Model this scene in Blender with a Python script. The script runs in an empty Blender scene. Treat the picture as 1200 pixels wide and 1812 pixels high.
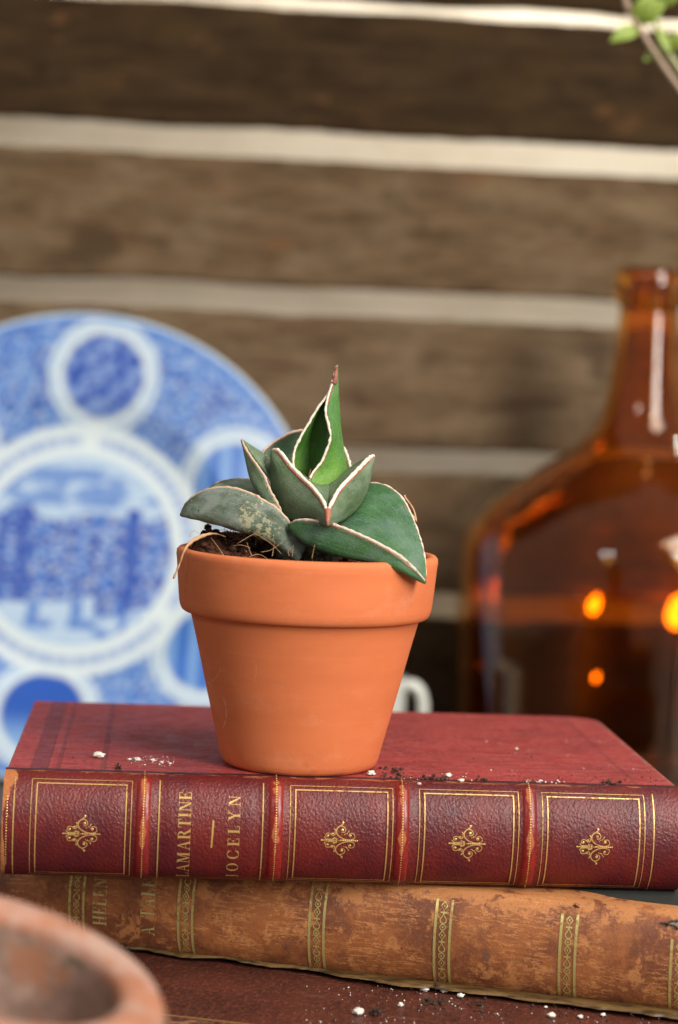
import bpy, bmesh, math, random
from mathutils import Vector, Matrix, noise
random.seed(7)
PI = math.pi
sc = bpy.context.scene
col = sc.collection

# ------------------------------------------------------------------ camera
# All lengths in this script are centimetres; Z0 is the height of the red book's cover above the table.
CM = 0.01
Z0 = 8.6
F, CX, CY = 3960.0, 600.0, 906.0          # focal length and centre in pixels of a 1200 x 1812 picture
PITCH, ROLL, HC = 0.0642, 0.042, 11.03
fw = Vector((0, math.cos(PITCH), -math.sin(PITCH)))
r0 = Vector((1, 0, 0)); u0 = r0.cross(fw)
RT = math.cos(ROLL) * r0 + math.sin(ROLL) * u0
UP = -math.sin(ROLL) * r0 + math.cos(ROLL) * u0
CAM = Vector((0, 0, HC))
cam = bpy.data.cameras.new('camera'); co = bpy.data.objects.new('camera', cam); col.objects.link(co)
M = Matrix((RT, UP, -fw)).transposed().to_4x4()
M.translation = Vector((0, 0, HC + Z0)) * CM
co.matrix_world = M
cam.sensor_fit = 'VERTICAL'; cam.sensor_height = 36.0; cam.lens = F * 36.0 / 1812.0
cam.clip_start = 0.02; cam.clip_end = 60
cam.dof.use_dof = True; cam.dof.focus_distance = 0.608; cam.dof.aperture_fstop = 8.9
sc.camera = co

# ------------------------------------------------------------------ light
w = bpy.data.worlds.new('World'); sc.world = w; w.use_nodes = True
w.node_tree.nodes['Background'].inputs[0].default_value = (1.0, 0.93, 0.84, 1)
w.node_tree.nodes['Background'].inputs[1].default_value = 0.31
sc.view_settings.view_transform = 'Standard'; sc.view_settings.look = 'None'
sc.view_settings.exposure = 0.0; sc.view_settings.gamma = 1.0
sc.cycles.use_denoising = True
try:
    sc.cycles.denoiser = 'OPENIMAGEDENOISE'
except Exception: pass
sc.cycles.max_bounces = 14; sc.cycles.transmission_bounces = 14; sc.cycles.glossy_bounces = 8
sc.cycles.diffuse_bounces = 4; sc.cycles.transparent_max_bounces = 12
sc.cycles.sample_clamp_indirect = 4.0
sc.cycles.caustics_refractive = False

def lamp(name, az, el, dist, sx, sy, watts, color, target=(0, 62, 2), spread=180):
    l = bpy.data.lights.new(name, 'AREA'); l.shape = 'RECTANGLE'
    l.size = sx * CM; l.size_y = sy * CM; l.energy = watts; l.color = color
    l.spread = math.radians(spread)
    o = bpy.data.objects.new(name, l); col.objects.link(o)
    a, e = math.radians(az), math.radians(el)
    d = Vector((math.sin(a) * math.cos(e), -math.cos(a) * math.cos(e), math.sin(e)))
    t = Vector(target)
    o.location = (t + d * dist + Vector((0, 0, Z0))) * CM
    o.rotation_euler = d.to_track_quat('Z', 'Y').to_euler()
    return o
lamp('window_light', 38, 28, 170, 44, 120, 42, (1.0, 0.95, 0.88))
lamp('high_window_light', 62, 58, 150, 60, 60, 12, (1.0, 0.95, 0.88))
lamp('gap_fill_behind_slats', 180, 88.6, 22, 95, 3, 11.5, (1.0, 0.95, 0.86), (0, 115.2, 22))  # added lamp in the cavity, brightens the white gaps between the boards
lamp('side_window_light', -30, 34, 190, 26, 30, 4.0, (0.92, 0.96, 1.0))

# ------------------------------------------------------------------ helpers
def P(px, py, Y):                          # point on the ray of a picture position at world depth Y
    d = fw + RT * ((px - CX) / F) - UP * ((py - CY) / F)
    return CAM + d * (Y / d.y)
def PZ(px, py, z):                         # ... on the level z
    d = fw + RT * ((px - CX) / F) - UP * ((py - CY) / F)
    return CAM + d * ((z - HC) / d.z)
def W(v): return Vector((v[0], v[1], v[2] + Z0)) * CM

def thing(name, label, cat, loc, rz=0, group=None):
    o = bpy.data.objects.new(name, None); o.empty_display_size = 0.02
    col.objects.link(o); o.location = W(loc); o.rotation_euler = (0, 0, rz)
    o['label'] = label; o['category'] = cat
    if group: o['group'] = group
    return o
def tag(o, label=None, cat=None, group=None, kind=None):
    if label: o['label'] = label
    if cat: o['category'] = cat
    if group: o['group'] = group
    if kind: o['kind'] = kind
    return o
def mk(name, verts, faces, mats, parent=None, smooth=True, mi=None, uv=None, vcol=None, loc=None):
    """verts in cm; local to the parent (or to loc)"""
    me = bpy.data.meshes.new(name)
    me.from_pydata([(v[0] * CM, v[1] * CM, v[2] * CM) for v in verts], [], faces)
    if not isinstance(mats, (list, tuple)): mats = [mats]
    for m in mats: me.materials.append(m)
    if mi:
        for p, i in zip(me.polygons, mi): p.material_index = i
    if smooth: me.polygons.foreach_set('use_smooth', [True] * len(me.polygons))
    if uv:
        l = me.uv_layers.new(name='UVMap')
        for lp in me.loops: l.data[lp.index].uv = uv[lp.vertex_index]
    if vcol:
        a = me.color_attributes.new('print', 'FLOAT_COLOR', 'POINT')
        for i, c in enumerate(vcol): a.data[i].color = (*c, 1)
    me.update()
    o = bpy.data.objects.new(name, me); col.objects.link(o)
    if parent: o.parent = parent
    elif loc is not None: o.location = W(loc)
    return o
def grid_faces(n, m, closed_m=False, base=0):
    f = []
    for i in range(n - 1):
        for j in range(m if closed_m else m - 1):
            a = base + i * m + j; b = base + i * m + (j + 1) % m
            f.append((a, b, b + m, a + m))
    return f
def lathe(profile, n=96, wob=0, flip=True):
    v = []; m = n
    for (r, z) in profile:
        for j in range(n):
            a = 2 * PI * j / n
            rr = r * (1 + wob * noise.noise(Vector((math.cos(a) * 1.3, math.sin(a) * 1.3, z * .3))))
            v.append((rr * math.cos(a), rr * math.sin(a), z))
    return v, [tuple(reversed(q)) if flip else q for q in grid_faces(len(profile), n, True)]
def catmull(pts, n):
    """resample a polyline smoothly at equal arc length"""
    pts = [Vector(p) for p in pts]
    if len(pts) == 2: return [pts[0].lerp(pts[1], i / (n - 1)) for i in range(n)]
    ext = [2 * pts[0] - pts[1]] + pts + [2 * pts[-1] - pts[-2]]
    d = []
    for k in range(1, len(ext) - 2):
        a, b, c, e = ext[k - 1:k + 3]
        for s in range(12):
            t = s / 12
            d.append(.5 * ((2 * b) + (c - a) * t + (2 * a - 5 * b + 4 * c - e) * t * t + (3 * b - a - 3 * c + e) * t ** 3))
    d.append(pts[-1])
    L = [0]
    for i in range(1, len(d)): L.append(L[-1] + (d[i] - d[i - 1]).length)
    out = []; k = 0
    for i in range(n):
        t = L[-1] * i / (n - 1)
        while k < len(L) - 2 and L[k + 1] < t: k += 1
        q = (t - L[k]) / max(1e-9, L[k + 1] - L[k])
        out.append(d[k].lerp(d[k + 1], min(1, max(0, q))))
    return out
def tube(path, rad, seg=8, base=0, ell=None):
    """rad: function of t; returns verts, faces"""
    v = []; f = []; n = len(path); up = Vector((0.1, 0.2, 1)).normalized()
    for i, p in enumerate(path):
        t = (path[min(i + 1, n - 1)] - path[max(i - 1, 0)])
        t = t.normalized() if t.length > 1e-9 else Vector((0, 0, 1))
        s = t.cross(up); s = s.normalized() if s.length > 1e-6 else Vector((1, 0, 0))
        b = s.cross(t)
        r = rad(i / (n - 1)) if callable(rad) else rad
        for j in range(seg):
            a = 2 * PI * j / seg
            v.append(p + s * (math.cos(a) * r) + b * (math.sin(a) * r))
    f = grid_faces(n, seg, True, base)
    f.append(tuple(base + j for j in reversed(range(seg)))); f.append(tuple(base + (n - 1) * seg + j for j in range(seg)))
    return v, f
def box(x0, x1, y0, y1, z0, z1):
    v = [(x, y, z) for z in (z0, z1) for y in (y0, y1) for x in (x0, x1)]
    return v, [(0, 2, 3, 1), (4, 5, 7, 6), (0, 1, 5, 4), (2, 6, 7, 3), (0, 4, 6, 2), (1, 3, 7, 5)]
def bevel(o, wd, seg=3):
    m = o.modifiers.new('bevel', 'BEVEL'); m.width = wd * CM; m.segments = seg; m.limit_method = 'ANGLE'; return o

# ------------------------------------------------------------------ node helpers
class NT:
    def __init__(s, name):
        s.m = bpy.data.materials.new(name); s.m.use_nodes = True
        s.t = s.m.node_tree; s.t.nodes.clear()
        s.out = s.t.nodes.new('ShaderNodeOutputMaterial')
        s.tc = s.t.nodes.new('ShaderNodeTexCoord')
        s.obj = s.tc.outputs['Object']; s.uv = s.tc.outputs['UV']
    def new(s, typ, **kw):
        n = s.t.nodes.new(typ)
        for k, v in kw.items(): setattr(n, k, v)
        return n
    def put(s, inp, val):
        if hasattr(val, 'node'): s.t.links.new(val, inp)
        elif isinstance(val, (tuple, list)):
            v = list(val)
            if len(inp.default_value) == 4 and len(v) == 3: v.append(1)
            inp.default_value = v
        else: inp.default_value = val
    def map(s, vec, scale=(1, 1, 1), rot=(0, 0, 0), loc=(0, 0, 0)):
        n = s.new('ShaderNodeMapping'); s.put(n.inputs['Vector'], vec)
        n.inputs['Scale'].default_value = scale; n.inputs['Rotation'].default_value = rot; n.inputs['Location'].default_value = loc
        return n.outputs[0]
    def cm(s, sx=1, sy=1, sz=1, loc=(0, 0, 0), rot=(0, 0, 0)):   # object coordinates in centimetres, times a stretch
        return s.map(s.obj, (100 * sx, 100 * sy, 100 * sz), rot, loc)
    def noise(s, vec, sc_=1, det=4, rough=.55, dist=0):
        n = s.new('ShaderNodeTexNoise'); s.put(n.inputs['Vector'], vec)
        n.inputs['Scale'].default_value = sc_; n.inputs['Detail'].default_value = det
        n.inputs['Roughness'].default_value = rough; n.inputs['Distortion'].default_value = dist
        return n.outputs['Fac']
    def voro(s, vec, sc_=1, feat='F1', rnd=1.0, outp='Distance'):
        n = s.new('ShaderNodeTexVoronoi', feature=feat); s.put(n.inputs['Vector'], vec)
        n.inputs['Scale'].default_value = sc_; n.inputs['Randomness'].default_value = rnd
        return n.outputs[outp]
    def ramp(s, f, a, b, ca=0.0, cb=1.0):
        n = s.new('ShaderNodeMapRange'); n.interpolation_type = 'SMOOTHSTEP'
        s.put(n.inputs[0], f); n.inputs[1].default_value = a; n.inputs[2].default_value = b
        n.inputs[3].default_value = ca; n.inputs[4].default_value = cb
        return n.outputs[0]
    def math(s, op, a, b=0.0, c=None):
        n = s.new('ShaderNodeMath', operation=op); s.put(n.inputs[0], a); s.put(n.inputs[1], b)
        if c is not None: s.put(n.inputs[2], c)
        return n.outputs[0]
    def mul(s, a, b): return s.math('MULTIPLY', a, b)
    def add(s, a, b): return s.math('ADD', a, b)
    def mx(s, f, a, b, mode='MIX'):
        n = s.new('ShaderNodeMix', data_type='RGBA', blend_type=mode)
        s.put(n.inputs[0], f); s.put(n.inputs[6], a); s.put(n.inputs[7], b)
        return n.outputs[2]
    def sep(s, vec):
        n = s.new('ShaderNodeSeparateXYZ'); s.put(n.inputs[0], vec); return n.outputs
    def band(s, x, c, wd, soft=.02):       # 1 inside |x-c|<wd
        d = s.math('ABSOLUTE', s.math('SUBTRACT', x, c))
        return s.ramp(d, wd + soft, wd)
    def bump(s, h, dist=.01, strength=1.0, prev=None):
        n = s.new('ShaderNodeBump'); n.inputs['Strength'].default_value = strength
        n.inputs['Distance'].default_value = dist * CM; s.put(n.inputs['Height'], h)
        if prev is not None: s.put(n.inputs['Normal'], prev)
        return n.outputs[0]
    def bsdf(s, color, rough=.5, normal=None, metal=0, spec=.5, sss=0, sssr=None, coat=0, coatr=.2, sheen=0, trans=0):
        n = s.new('ShaderNodeBsdfPrincipled'); s.put(n.inputs['Base Color'], color); s.put(n.inputs['Roughness'], rough)
        s.put(n.inputs['Metallic'], metal); s.put(n.inputs['Specular IOR Level'], spec)
        if normal is not None: s.put(n.inputs['Normal'], normal)
        if sss: n.inputs['Subsurface Weight'].default_value = sss; n.inputs['Subsurface Radius'].default_value = (1, 1, .3) if not sssr else sssr; n.inputs['Subsurface Scale'].default_value = .001
        n.inputs['Coat Weight'].default_value = coat; n.inputs['Coat Roughness'].default_value = coatr
        if sheen: n.inputs['Sheen Weight'].default_value = sheen
        s.t.links.new(n.outputs[0], s.out.inputs[0]); return s.m
    def hit(s, vec, spots):                # union of soft round spots (x, y, radius) in the first two coordinates
        x, y, _ = s.sep(vec); acc = None
        for (a, b, r) in spots:
            dx = s.math('SUBTRACT', x, a); dy = s.math('SUBTRACT', y, b)
            d = s.math('SQRT', s.add(s.mul(dx, dx), s.mul(dy, dy)))
            k = s.ramp(d, r, r * .3)
            acc = k if acc is None else s.math('MAXIMUM', acc, k)
        return acc

def mat_simple(name, c, rough=.6, var=.15, sc_=3, **kw):
    n = NT(name); f = n.noise(n.cm(), sc_, 5)
    return n.bsdf(n.mx(f, [x * (1 - var) for x in c], [min(1, x * (1 + var)) for x in c]), rough, **kw)

# ---- materials
def mat_leather(name, base, dark, wear, grain=9.0, bumpd=.012, rough=.34, stretch=(1, 1, 1), worn=None, uvw=True, edge=.05):
    """pebbled leather; u, v come from the UV map: u in cm along the spine, v 0 (upper joint) to 1 (lower joint)"""
    n = NT(name); p = n.cm(*stretch)
    vg = n.voro(n.map(p, (1.0, 1, 1), (0, .5, 0)), grain, 'SMOOTH_F1')
    ng = n.noise(p, grain * 1.6, 3, .6, .4)
    h = n.add(n.mul(vg, .8), n.mul(ng, .9))
    big = n.noise(p, .7, 4, .6)
    c = n.mx(n.ramp(big, .35, .68), base, dark)
    c = n.mx(n.ramp(ng, .45, .66), c, [x * .62 for x in base])
    if wear is not None and uvw:
        u, v, _ = n.sep(n.uv)
        wn = n.noise(n.map(p, (.55, 2, 2)), 3.2, 6, .65, .5)
        top = n.mul(n.ramp(v, edge * 1.6, edge * .2), n.ramp(wn, .50, .57))
        bot = n.mul(n.ramp(v, .94, .99), n.ramp(wn, .5, .6))
        m = n.math('MAXIMUM', top, bot)
        sp = n.ramp(n.noise(p, 2.6, 6, .7), .69, .72)
        m = n.math('MAXIMUM', m, n.mul(sp, .7))
        if worn:
            for (a, b, ru, rv, th) in worn:
                d = n.add(n.mul(n.math('ABSOLUTE', n.math('SUBTRACT', u, a)), 1 / ru), n.mul(n.math('ABSOLUTE', n.math('SUBTRACT', v, b)), 1 / rv))
                k = n.add(n.ramp(d, 1.2, .3), n.mul(n.math('SUBTRACT', n.noise(p, 4, 6, .7), .5), 1.3))
                m = n.math('MAXIMUM', m, n.ramp(k, th, th + .08))
        wc = n.mx(n.noise(p, 6, 4), wear, [x * .6 for x in wear])
        c = n.mx(m, c, wc)
        rgh = n.mx(m, (rough,) * 3, (.8,) * 3)
    else: rgh = rough
    dust = n.ramp(n.voro(p, 5.5), .045, .02)
    c = n.mx(n.mul(dust, n.ramp(n.noise(p, 1.5, 2), .5, .62)), c, (.5, .42, .36))
    return n.bsdf(c, rgh, n.bump(h, bumpd, 1.0), spec=.42)

RED = (.150, .014, .011)
M_spine = mat_leather('maroon_leather', RED, (.075, .008, .013), (.48, .16, .05), 14.0, .019, .33, (1, 1, .8),
                      worn=[(0.0, .12, .55, .42, .55), (0.0, .75, .16, .6, .6), (2.6, .99, .5, .02, .6)])
M_band = mat_leather('red_band_leather', (.24, .016, .011), (.15, .012, .014), (.42, .12, .04), 8, .007, .30, worn=[(0, .2, .2, .4, .9), (0, .93, .3, .12, .6), (0, .5, .2, .25, .85)])
M_joint = mat_leather('purple_joint_leather', (.075, .012, .022), (.04, .008, .015), None, 10, .01, .5)

def mat_cloth():
    n = NT('red_book_cloth'); p = n.cm()
    x, y, z = n.sep(p)
    wv = n.noise(n.map(p, (.30, 1.6, 1)), 9, 4, .65)            # weave ribs that run along the book
    fine = n.noise(n.map(p, (1, 1, 1)), 30, 2, .6)
    c = n.mx(n.ramp(n.noise(p, .45, 5, .6), .35, .7), (.350, .036, .031), (.225, .022, .021))
    c = n.mx(n.mul(n.ramp(wv, .47, .62), .6), c, (.40, .070, .066)); c = n.mx(n.mul(n.ramp(fine, .52, .40), .35), c, (.09, .012, .018))
    rib = n.noise(n.map(p, (.55, 3.2, 1)), 1.5, 7, .75); spk = n.noise(n.map(p, (1, .55, 1)), 7.5, 5, .75)
    c = n.mx(n.mul(n.ramp(rib, .50, .62), .42), c, (.47, .095, .088)); c = n.mx(n.mul(n.ramp(rib, .48, .36), .45), c, (.13, .014, .02))
    c = n.mx(n.mul(n.ramp(spk, .52, .64), .35), c, (.50, .12, .11)); c = n.mx(n.mul(n.ramp(spk, .46, .36), .45), c, (.11, .012, .018))
    st = n.ramp(n.noise(n.map(p, (.12, 1.9, 1)), 5, 5, .7), .60, .72)
    front = n.ramp(y, 3.2, .1)
    c = n.mx(n.mul(n.mul(st, .5), n.add(.2, front)), c, (.50, .18, .15))
    # blind tooled border bands near the left, back and right edges
    b = n.math('MAXIMUM', n.band(x, .85, .22, .05), n.mul(n.band(x, 2.55, .06, .05), .8))
    b = n.math('MAXIMUM', b, n.mul(n.band(x, 1.35, .04, .04), .7))
    b = n.math('MAXIMUM', b, n.mul(n.band(y, 11.1, .05, .05), .6))
    b = n.math('MAXIMUM', b, n.mul(n.band(x, 17.1, .05, .05), .5))
    c = n.mx(n.mul(b, .55), c, (.085, .014, .026))
    c = n.mx(n.mul(n.ramp(y, .34, .16), .0), c, (.1, .01, .02))
    gr = n.ramp(n.noise(p, 1.1, 6, .75), .60, .74)              # dark stains and dusty scuffs
    c = n.mx(n.mul(gr, .6), c, (.07, .018, .02))
    ds = n.ramp(n.noise(n.map(p, (1, 1.6, 1), loc=(5, 3, 0)), 1.6, 7, .75), .60, .76)
    c = n.mx(n.mul(ds, .30), c, (.42, .18, .16))
    edge = n.mul(n.math('MAXIMUM', n.ramp(x, .12, .02), n.ramp(x, 18.0, 18.15)), n.ramp(n.noise(p, 5, 5, .7), .45, .6))
    c = n.mx(edge, c, (.34, .14, .10))
    sp = n.ramp(n.voro(p, 4.2), .05, .025)
    c = n.mx(n.mul(sp, n.ramp(n.noise(p, .8, 2), .5, .6)), c, (.5, .40, .36))
    h = n.add(n.mul(wv, .7), n.add(n.mul(fine, .5), n.add(n.mul(rib, 1.3), n.mul(spk, .9)))); h = n.math('SUBTRACT', h, n.mul(b, 1.2))
    return n.bsdf(c, n.ramp(n.noise(p, 2, 4), .3, .7, .42, .62), n.bump(h, .018, .9), spec=.45)
M_cloth = mat_cloth()

def mat_calf():
    n = NT('tan_calf_leather'); p = n.cm(); u, v, _ = n.sep(n.uv)
    a = n.noise(p, .6, 7, .70, .2); b = n.noise(n.map(p, (1, 1, 1), loc=(9, 0, 4)), 1.15, 9, .74, .15)
    c = n.mx(n.ramp(a, .38, .62), (.30, .102, .033), (.150, .047, .021))
    rub = n.ramp(n.add(b, n.mul(n.ramp(v, .34, .05), .13)), .545, .605)
    c = n.mx(n.mul(rub, .85), c, (.43, .175, .058))
    fr = n.noise(n.map(p, (1, 1, 1), (0, 0, .4), (4, 4, 4)), 9, 5, .7)
    c = n.mx(n.mul(n.ramp(fr, .52, .68), .40), c, (.40, .165, .056)); c = n.mx(n.mul(n.ramp(fr, .45, .32), .35), c, (.13, .040, .018))
    sc_ = n.noise(n.map(p, (.35, 2.0, 2.4), (0, .12, 0)), 2.2, 7, .72)
    c = n.mx(n.mul(n.ramp(n.math('ABSOLUTE', n.math('SUBTRACT', sc_, .5)), .016, .004), n.ramp(n.noise(p, 1.0, 3), .44, .54)), c, (.55, .24, .085))
    c = n.mx(n.mul(n.ramp(n.noise(p, 2.2, 6, .7), .57, .68), .6), c, (.115, .052, .045))
    pit = n.ramp(n.voro(p, 2.1), .085, .03)
    c = n.mx(n.mul(pit, n.ramp(n.noise(p, .9, 2), .47, .56)), c, (.022, .014, .016))
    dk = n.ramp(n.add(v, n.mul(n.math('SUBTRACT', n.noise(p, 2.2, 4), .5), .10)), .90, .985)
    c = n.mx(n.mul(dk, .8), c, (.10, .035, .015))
    hn = n.noise(p, 5, 4)                                       # torn hole near the right end
    hd = n.add(n.mul(n.math('ABSOLUTE', n.math('SUBTRACT', u, 20.7)), 1.25), n.mul(n.math('ABSOLUTE', n.math('SUBTRACT', v, .215)), 12.0))
    hd = n.add(hd, n.mul(n.math('SUBTRACT', hn, .5), 1.1))
    c = n.mx(n.ramp(hd, 1.35, .85), c, (.03, .012, .006)); c = n.mx(n.ramp(hd, .80, .66), c, (.17, .16, .12))
    h = n.add(n.add(n.mul(n.noise(p, 16, 4, .6), .35), n.mul(b, .9)), n.mul(n.ramp(hd, .8, 1.0), .5))
    h = n.math('SUBTRACT', n.add(h, n.mul(fr, .35)), n.mul(pit, .3))
    dust = n.ramp(n.voro(n.map(p, loc=(3, 3, 3)), 6.5), .045, .02)
    c = n.mx(n.mul(dust, n.ramp(n.noise(p, 1.1, 2), .52, .6)), c, (.6, .55, .48))
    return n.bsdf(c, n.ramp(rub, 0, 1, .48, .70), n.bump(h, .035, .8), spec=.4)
M_calf = mat_calf()
def mat_brown():
    n = NT('dark_brown_leather'); p = n.cm()
    g = n.noise(n.map(p, (.8, 1.8, 1), (0, 0, .5)), 9, 4, .6, .5)
    c = n.mx(n.ramp(n.noise(p, .5, 5, .6), .35, .65), (.085, .021, .013), (.042, .012, .009))
    c = n.mx(n.ramp(g, .45, .7), c, (.125, .034, .020))
    st = n.ramp(n.noise(n.map(p, (.25, 2.2, 1), (0, 0, -.25)), 1.4, 6, .7), .58, .7)
    c = n.mx(n.mul(st, .35), c, (.25, .12, .08))
    dust = n.ramp(n.voro(p, 5.2), .08, .03)
    c = n.mx(n.mul(dust, n.ramp(n.noise(p, .9, 2), .42, .52)), c, (.50, .40, .33))
    gg = n.noise(n.map(p, (1, .5, 1)), 7, 4, .7); c = n.mx(n.mul(n.ramp(gg, .5, .64), .5), c, (.20, .055, .033))
    return n.bsdf(c, .40, n.bump(n.add(g, gg), .035, 1.0), spec=.5)
M_brown = mat_brown()
def mat_gold(name, c, dull, rough=.3, hold=.62):
    n = NT(name); p = n.cm(); f = n.ramp(n.add(n.mul(n.noise(p, 9, 5, .7), .7), n.mul(n.noise(p, 1.3, 3), .32)), hold - .08, hold + .03)
    cc = n.mx(n.noise(p, 3, 3), c, [x * .75 for x in c])
    cc = n.mx(f, cc, dull)
    return n.bsdf(cc, n.ramp(f, 0, 1, rough, .6), n.bump(n.noise(p, 14, 3), .004, .8), metal=n.ramp(f, 0, 1, .6, .0))
M_gold = mat_gold('gold_tooling', (.78, .50, .17), (.26, .09, .03), .36, .60)
M_oldgold = mat_gold('tarnished_gold_tooling', (.66, .56, .20), (.30, .17, .06), .38, .57)
def mat_fadegold():
    n = NT('faded_gold_lettering'); p = n.cm(); f = n.ramp(n.noise(p, 4, 6, .7), .53, .62)
    return n.bsdf(n.mx(f, (.50, .42, .17), (.26, .14, .05)), .5, metal=.25)
M_fade = mat_fadegold()
def mat_paper(name, c):
    n = NT(name); p = n.cm(.5, .5, 22)
    return n.bsdf(n.mx(n.noise(p, 1.5, 3), c, [x * .55 for x in c]), .9, n.bump(n.noise(p, 2, 2), .03, .6))
M_pages = mat_paper('aged_page_edges', (.42, .33, .21))
def mat_flap():
    n = NT('torn_gilt_brown_leather'); p = n.cm()
    c = n.mx(n.ramp(n.noise(n.map(p, (.5, 2, 2)), 1.6, 6, .7), .4, .65), (.135, .075, .022), (.028, .014, .006))
    return n.bsdf(c, .45, n.bump(n.noise(p, 8, 4), .02, .8))
M_flap = mat_flap()
M_slate = mat_simple('dark_slate_paper', (.014, .016, .013), .8, .6, 3)

def mat_terracotta(name, c, c2, specks=True, scratch=True, wash=0):
    n = NT(name); p = n.cm(); x, y, z = n.sep(p)
    f = n.noise(n.map(p, (.35, .35, 1.2)), 1.0, 5, .55)
    cc = n.mx(n.ramp(f, .3, .7), c, c2)
    rings = n.noise(n.map(p, (.05, .05, 5.0)), 1.6, 4, .6)
    cc = n.mx(n.mul(n.ramp(rings, .52, .72), .09), cc, [min(1, q * 1.28 + .03) for q in c])
    if specks:
        d = n.ramp(n.voro(p, 2.6), .035, .015)
        cc = n.mx(n.mul(d, n.ramp(n.noise(p, 1.7, 2), .48, .56)), cc, (.10, .03, .02))
        d2 = n.ramp(n.voro(n.map(p, loc=(4, 4, 4)), 3.3), .03, .014)
        cc = n.mx(n.mul(d2, n.ramp(n.noise(n.map(p, loc=(7, 1, 2)), 1.5, 2), .5, .58)), cc, (.80, .55, .40))
    if scratch:                                    # pale chalky scratches
        for (ax, az, r, wd, lo, hi, st) in ((-3.05, 1.55, 1.05, .012, 1.10, 2.0, .28), (-3.2, 3.1, 1.05, .004, 2.2, 2.8, .3), (-2.1, 2.9, .9, .003, 2.6, 3.1, .2)):
            dx = n.math('SUBTRACT', x, ax); dz = n.math('SUBTRACT', z, az)
            dd = n.math('SQRT', n.add(n.mul(dx, dx), n.mul(dz, dz)))
            k = n.mul(n.mul(n.band(dd, r, wd, .012), n.band(z, (lo + hi) / 2, (hi - lo) / 2 - .1, .15)), n.ramp(y, 0, -.3))
            k = n.mul(n.mul(k, n.ramp(n.noise(p, 7, 4), .35, .55)), st)
            cc = n.mx(k, cc, (.80, .62, .50))
    mb = n.ramp(n.noise(n.map(p, (.6, .6, .8), loc=(2, 6, 1)), .8, 7, .72), .50, .72)
    cc = n.mx(n.mul(mb, .16), cc, (.78, .46, .30))
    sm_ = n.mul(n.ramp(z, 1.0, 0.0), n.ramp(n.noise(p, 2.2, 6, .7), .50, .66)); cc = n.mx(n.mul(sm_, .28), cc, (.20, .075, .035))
    if wash:
        wf = n.ramp(n.noise(p, .8, 5, .6), .42, .62); cc = n.mx(n.mul(wf, wash), cc, (.42, .31, .26))
    h = n.add(n.mul(n.noise(p, 22, 3, .6), .5), n.mul(rings, .3))
    return n.bsdf(cc, .72, n.bump(h, .010, .7), spec=.3)
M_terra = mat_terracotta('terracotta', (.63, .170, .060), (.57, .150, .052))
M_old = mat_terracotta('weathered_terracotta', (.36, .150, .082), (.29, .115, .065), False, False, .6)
def mat_oldin():
    n = NT('dirty_pot_inside'); p = n.cm()
    c = n.mx(n.ramp(n.noise(p, .8, 6, .65), .38, .64), (.20, .125, .095), (.34, .225, .175))
    c = n.mx(n.ramp(n.noise(n.map(p, loc=(3, 7, 1)), .55, 4), .52, .62), c, (.30, .135, .075))
    c = n.mx(n.ramp(n.noise(n.map(p, loc=(8, 2, 5)), .7, 4), .58, .66), c, (.10, .10, .065))
    return n.bsdf(c, .9, n.bump(n.noise(p, 6, 5), .03, .8))
M_oldin = mat_oldin()

def mat_soil(name='potting_soil_brown'):
    n = NT(name); p = n.cm()
    c = n.mx(n.ramp(n.noise(p, 5, 6, .7), .35, .65), (.018, .007, .004), (.095, .033, .016))
    c = n.mx(n.ramp(n.voro(p, 5, outp='Distance'), .12, .03), c, (.20, .085, .035))
    return n.bsdf(c, .95, n.bump(n.noise(p, 12, 5), .05, 1), spec=.2)
M_soil = mat_soil()
M_fibre = mat_simple('dry_root_fibre', (.36, .17, .07), .7, .4, 8)
M_fibre2 = mat_simple('pale_root_fibre', (.46, .27, .14), .7, .4, 8)
M_perl = mat_simple('white_perlite', (.62, .58, .52), .85, .3, 9)
M_crumb = mat_simple('dark_soil_crumb', (.040, .020, .013), .95, .6, 8)

def mat_leaf(name, c, c2, bloom=.3, bloomc=(.30, .36, .34), basec=None, scab=0, rough=.31):
    n = NT(name); p = n.cm(); u, v, _ = n.sep(n.uv)
    f = n.noise(n.map(p, (1, 1, 1)), 1.3, 5, .6)
    cc = n.mx(n.ramp(f, .35, .65), c, c2)
    st = n.noise(n.map(n.uv, (2.0, 34, 1)), 1.6, 4, .6)       # streaks along the blade
    cc = n.mx(n.mul(n.ramp(st, .42, .66), .55), cc, [q * 1.6 for q in c])
    fine = n.noise(p, 17, 4, .7)
    cc = n.mx(n.mul(n.ramp(fine, .48, .64), .38), cc, [min(1, q * 2.0 + .01) for q in c])
    if basec:
        cc = n.mx(n.ramp(n.add(u, n.mul(n.math('SUBTRACT', f, .5), .3)), basec[1], 0.0), cc, basec[0])
    bl = n.ramp(n.noise(n.map(p, (1, 1, 1.5), loc=(5, 5, 5)), 1.0, 6, .65), .40, .66)
    cc = n.mx(n.mul(bl, bloom), cc, bloomc)
    if scab:
        k = n.add(n.noise(p, 1.1, 3), n.mul(n.math('SUBTRACT', n.noise(p, 9, 5, .7), .5), .8))
        k = n.ramp(k, .60, .67); cc = n.mx(n.mul(k, scab), cc, (.40, .37, .23))
        k2 = n.ramp(n.noise(n.map(p, loc=(2, 9, 4)), 1.4, 6, .7), .64, .69); cc = n.mx(k2, cc, (.018, .070, .018))
    h = n.add(n.mul(fine, 1.0), n.mul(st, .8))
    return n.bsdf(cc, n.ramp(bl, 0, 1, rough, rough + .2), n.bump(h, .018, .8), spec=.5, sss=.12)
M_leaf_spike = mat_leaf('bright_green_leaf', (.058, .165, .022), (.036, .115, .024), .15, (.15, .26, .12), ((.17, .34, .015), .40), rough=.42)
M_leaf_mid = mat_leaf('grey_green_leaf', (.085, .128, .060), (.052, .090, .040), .40, (.24, .29, .22))
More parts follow.
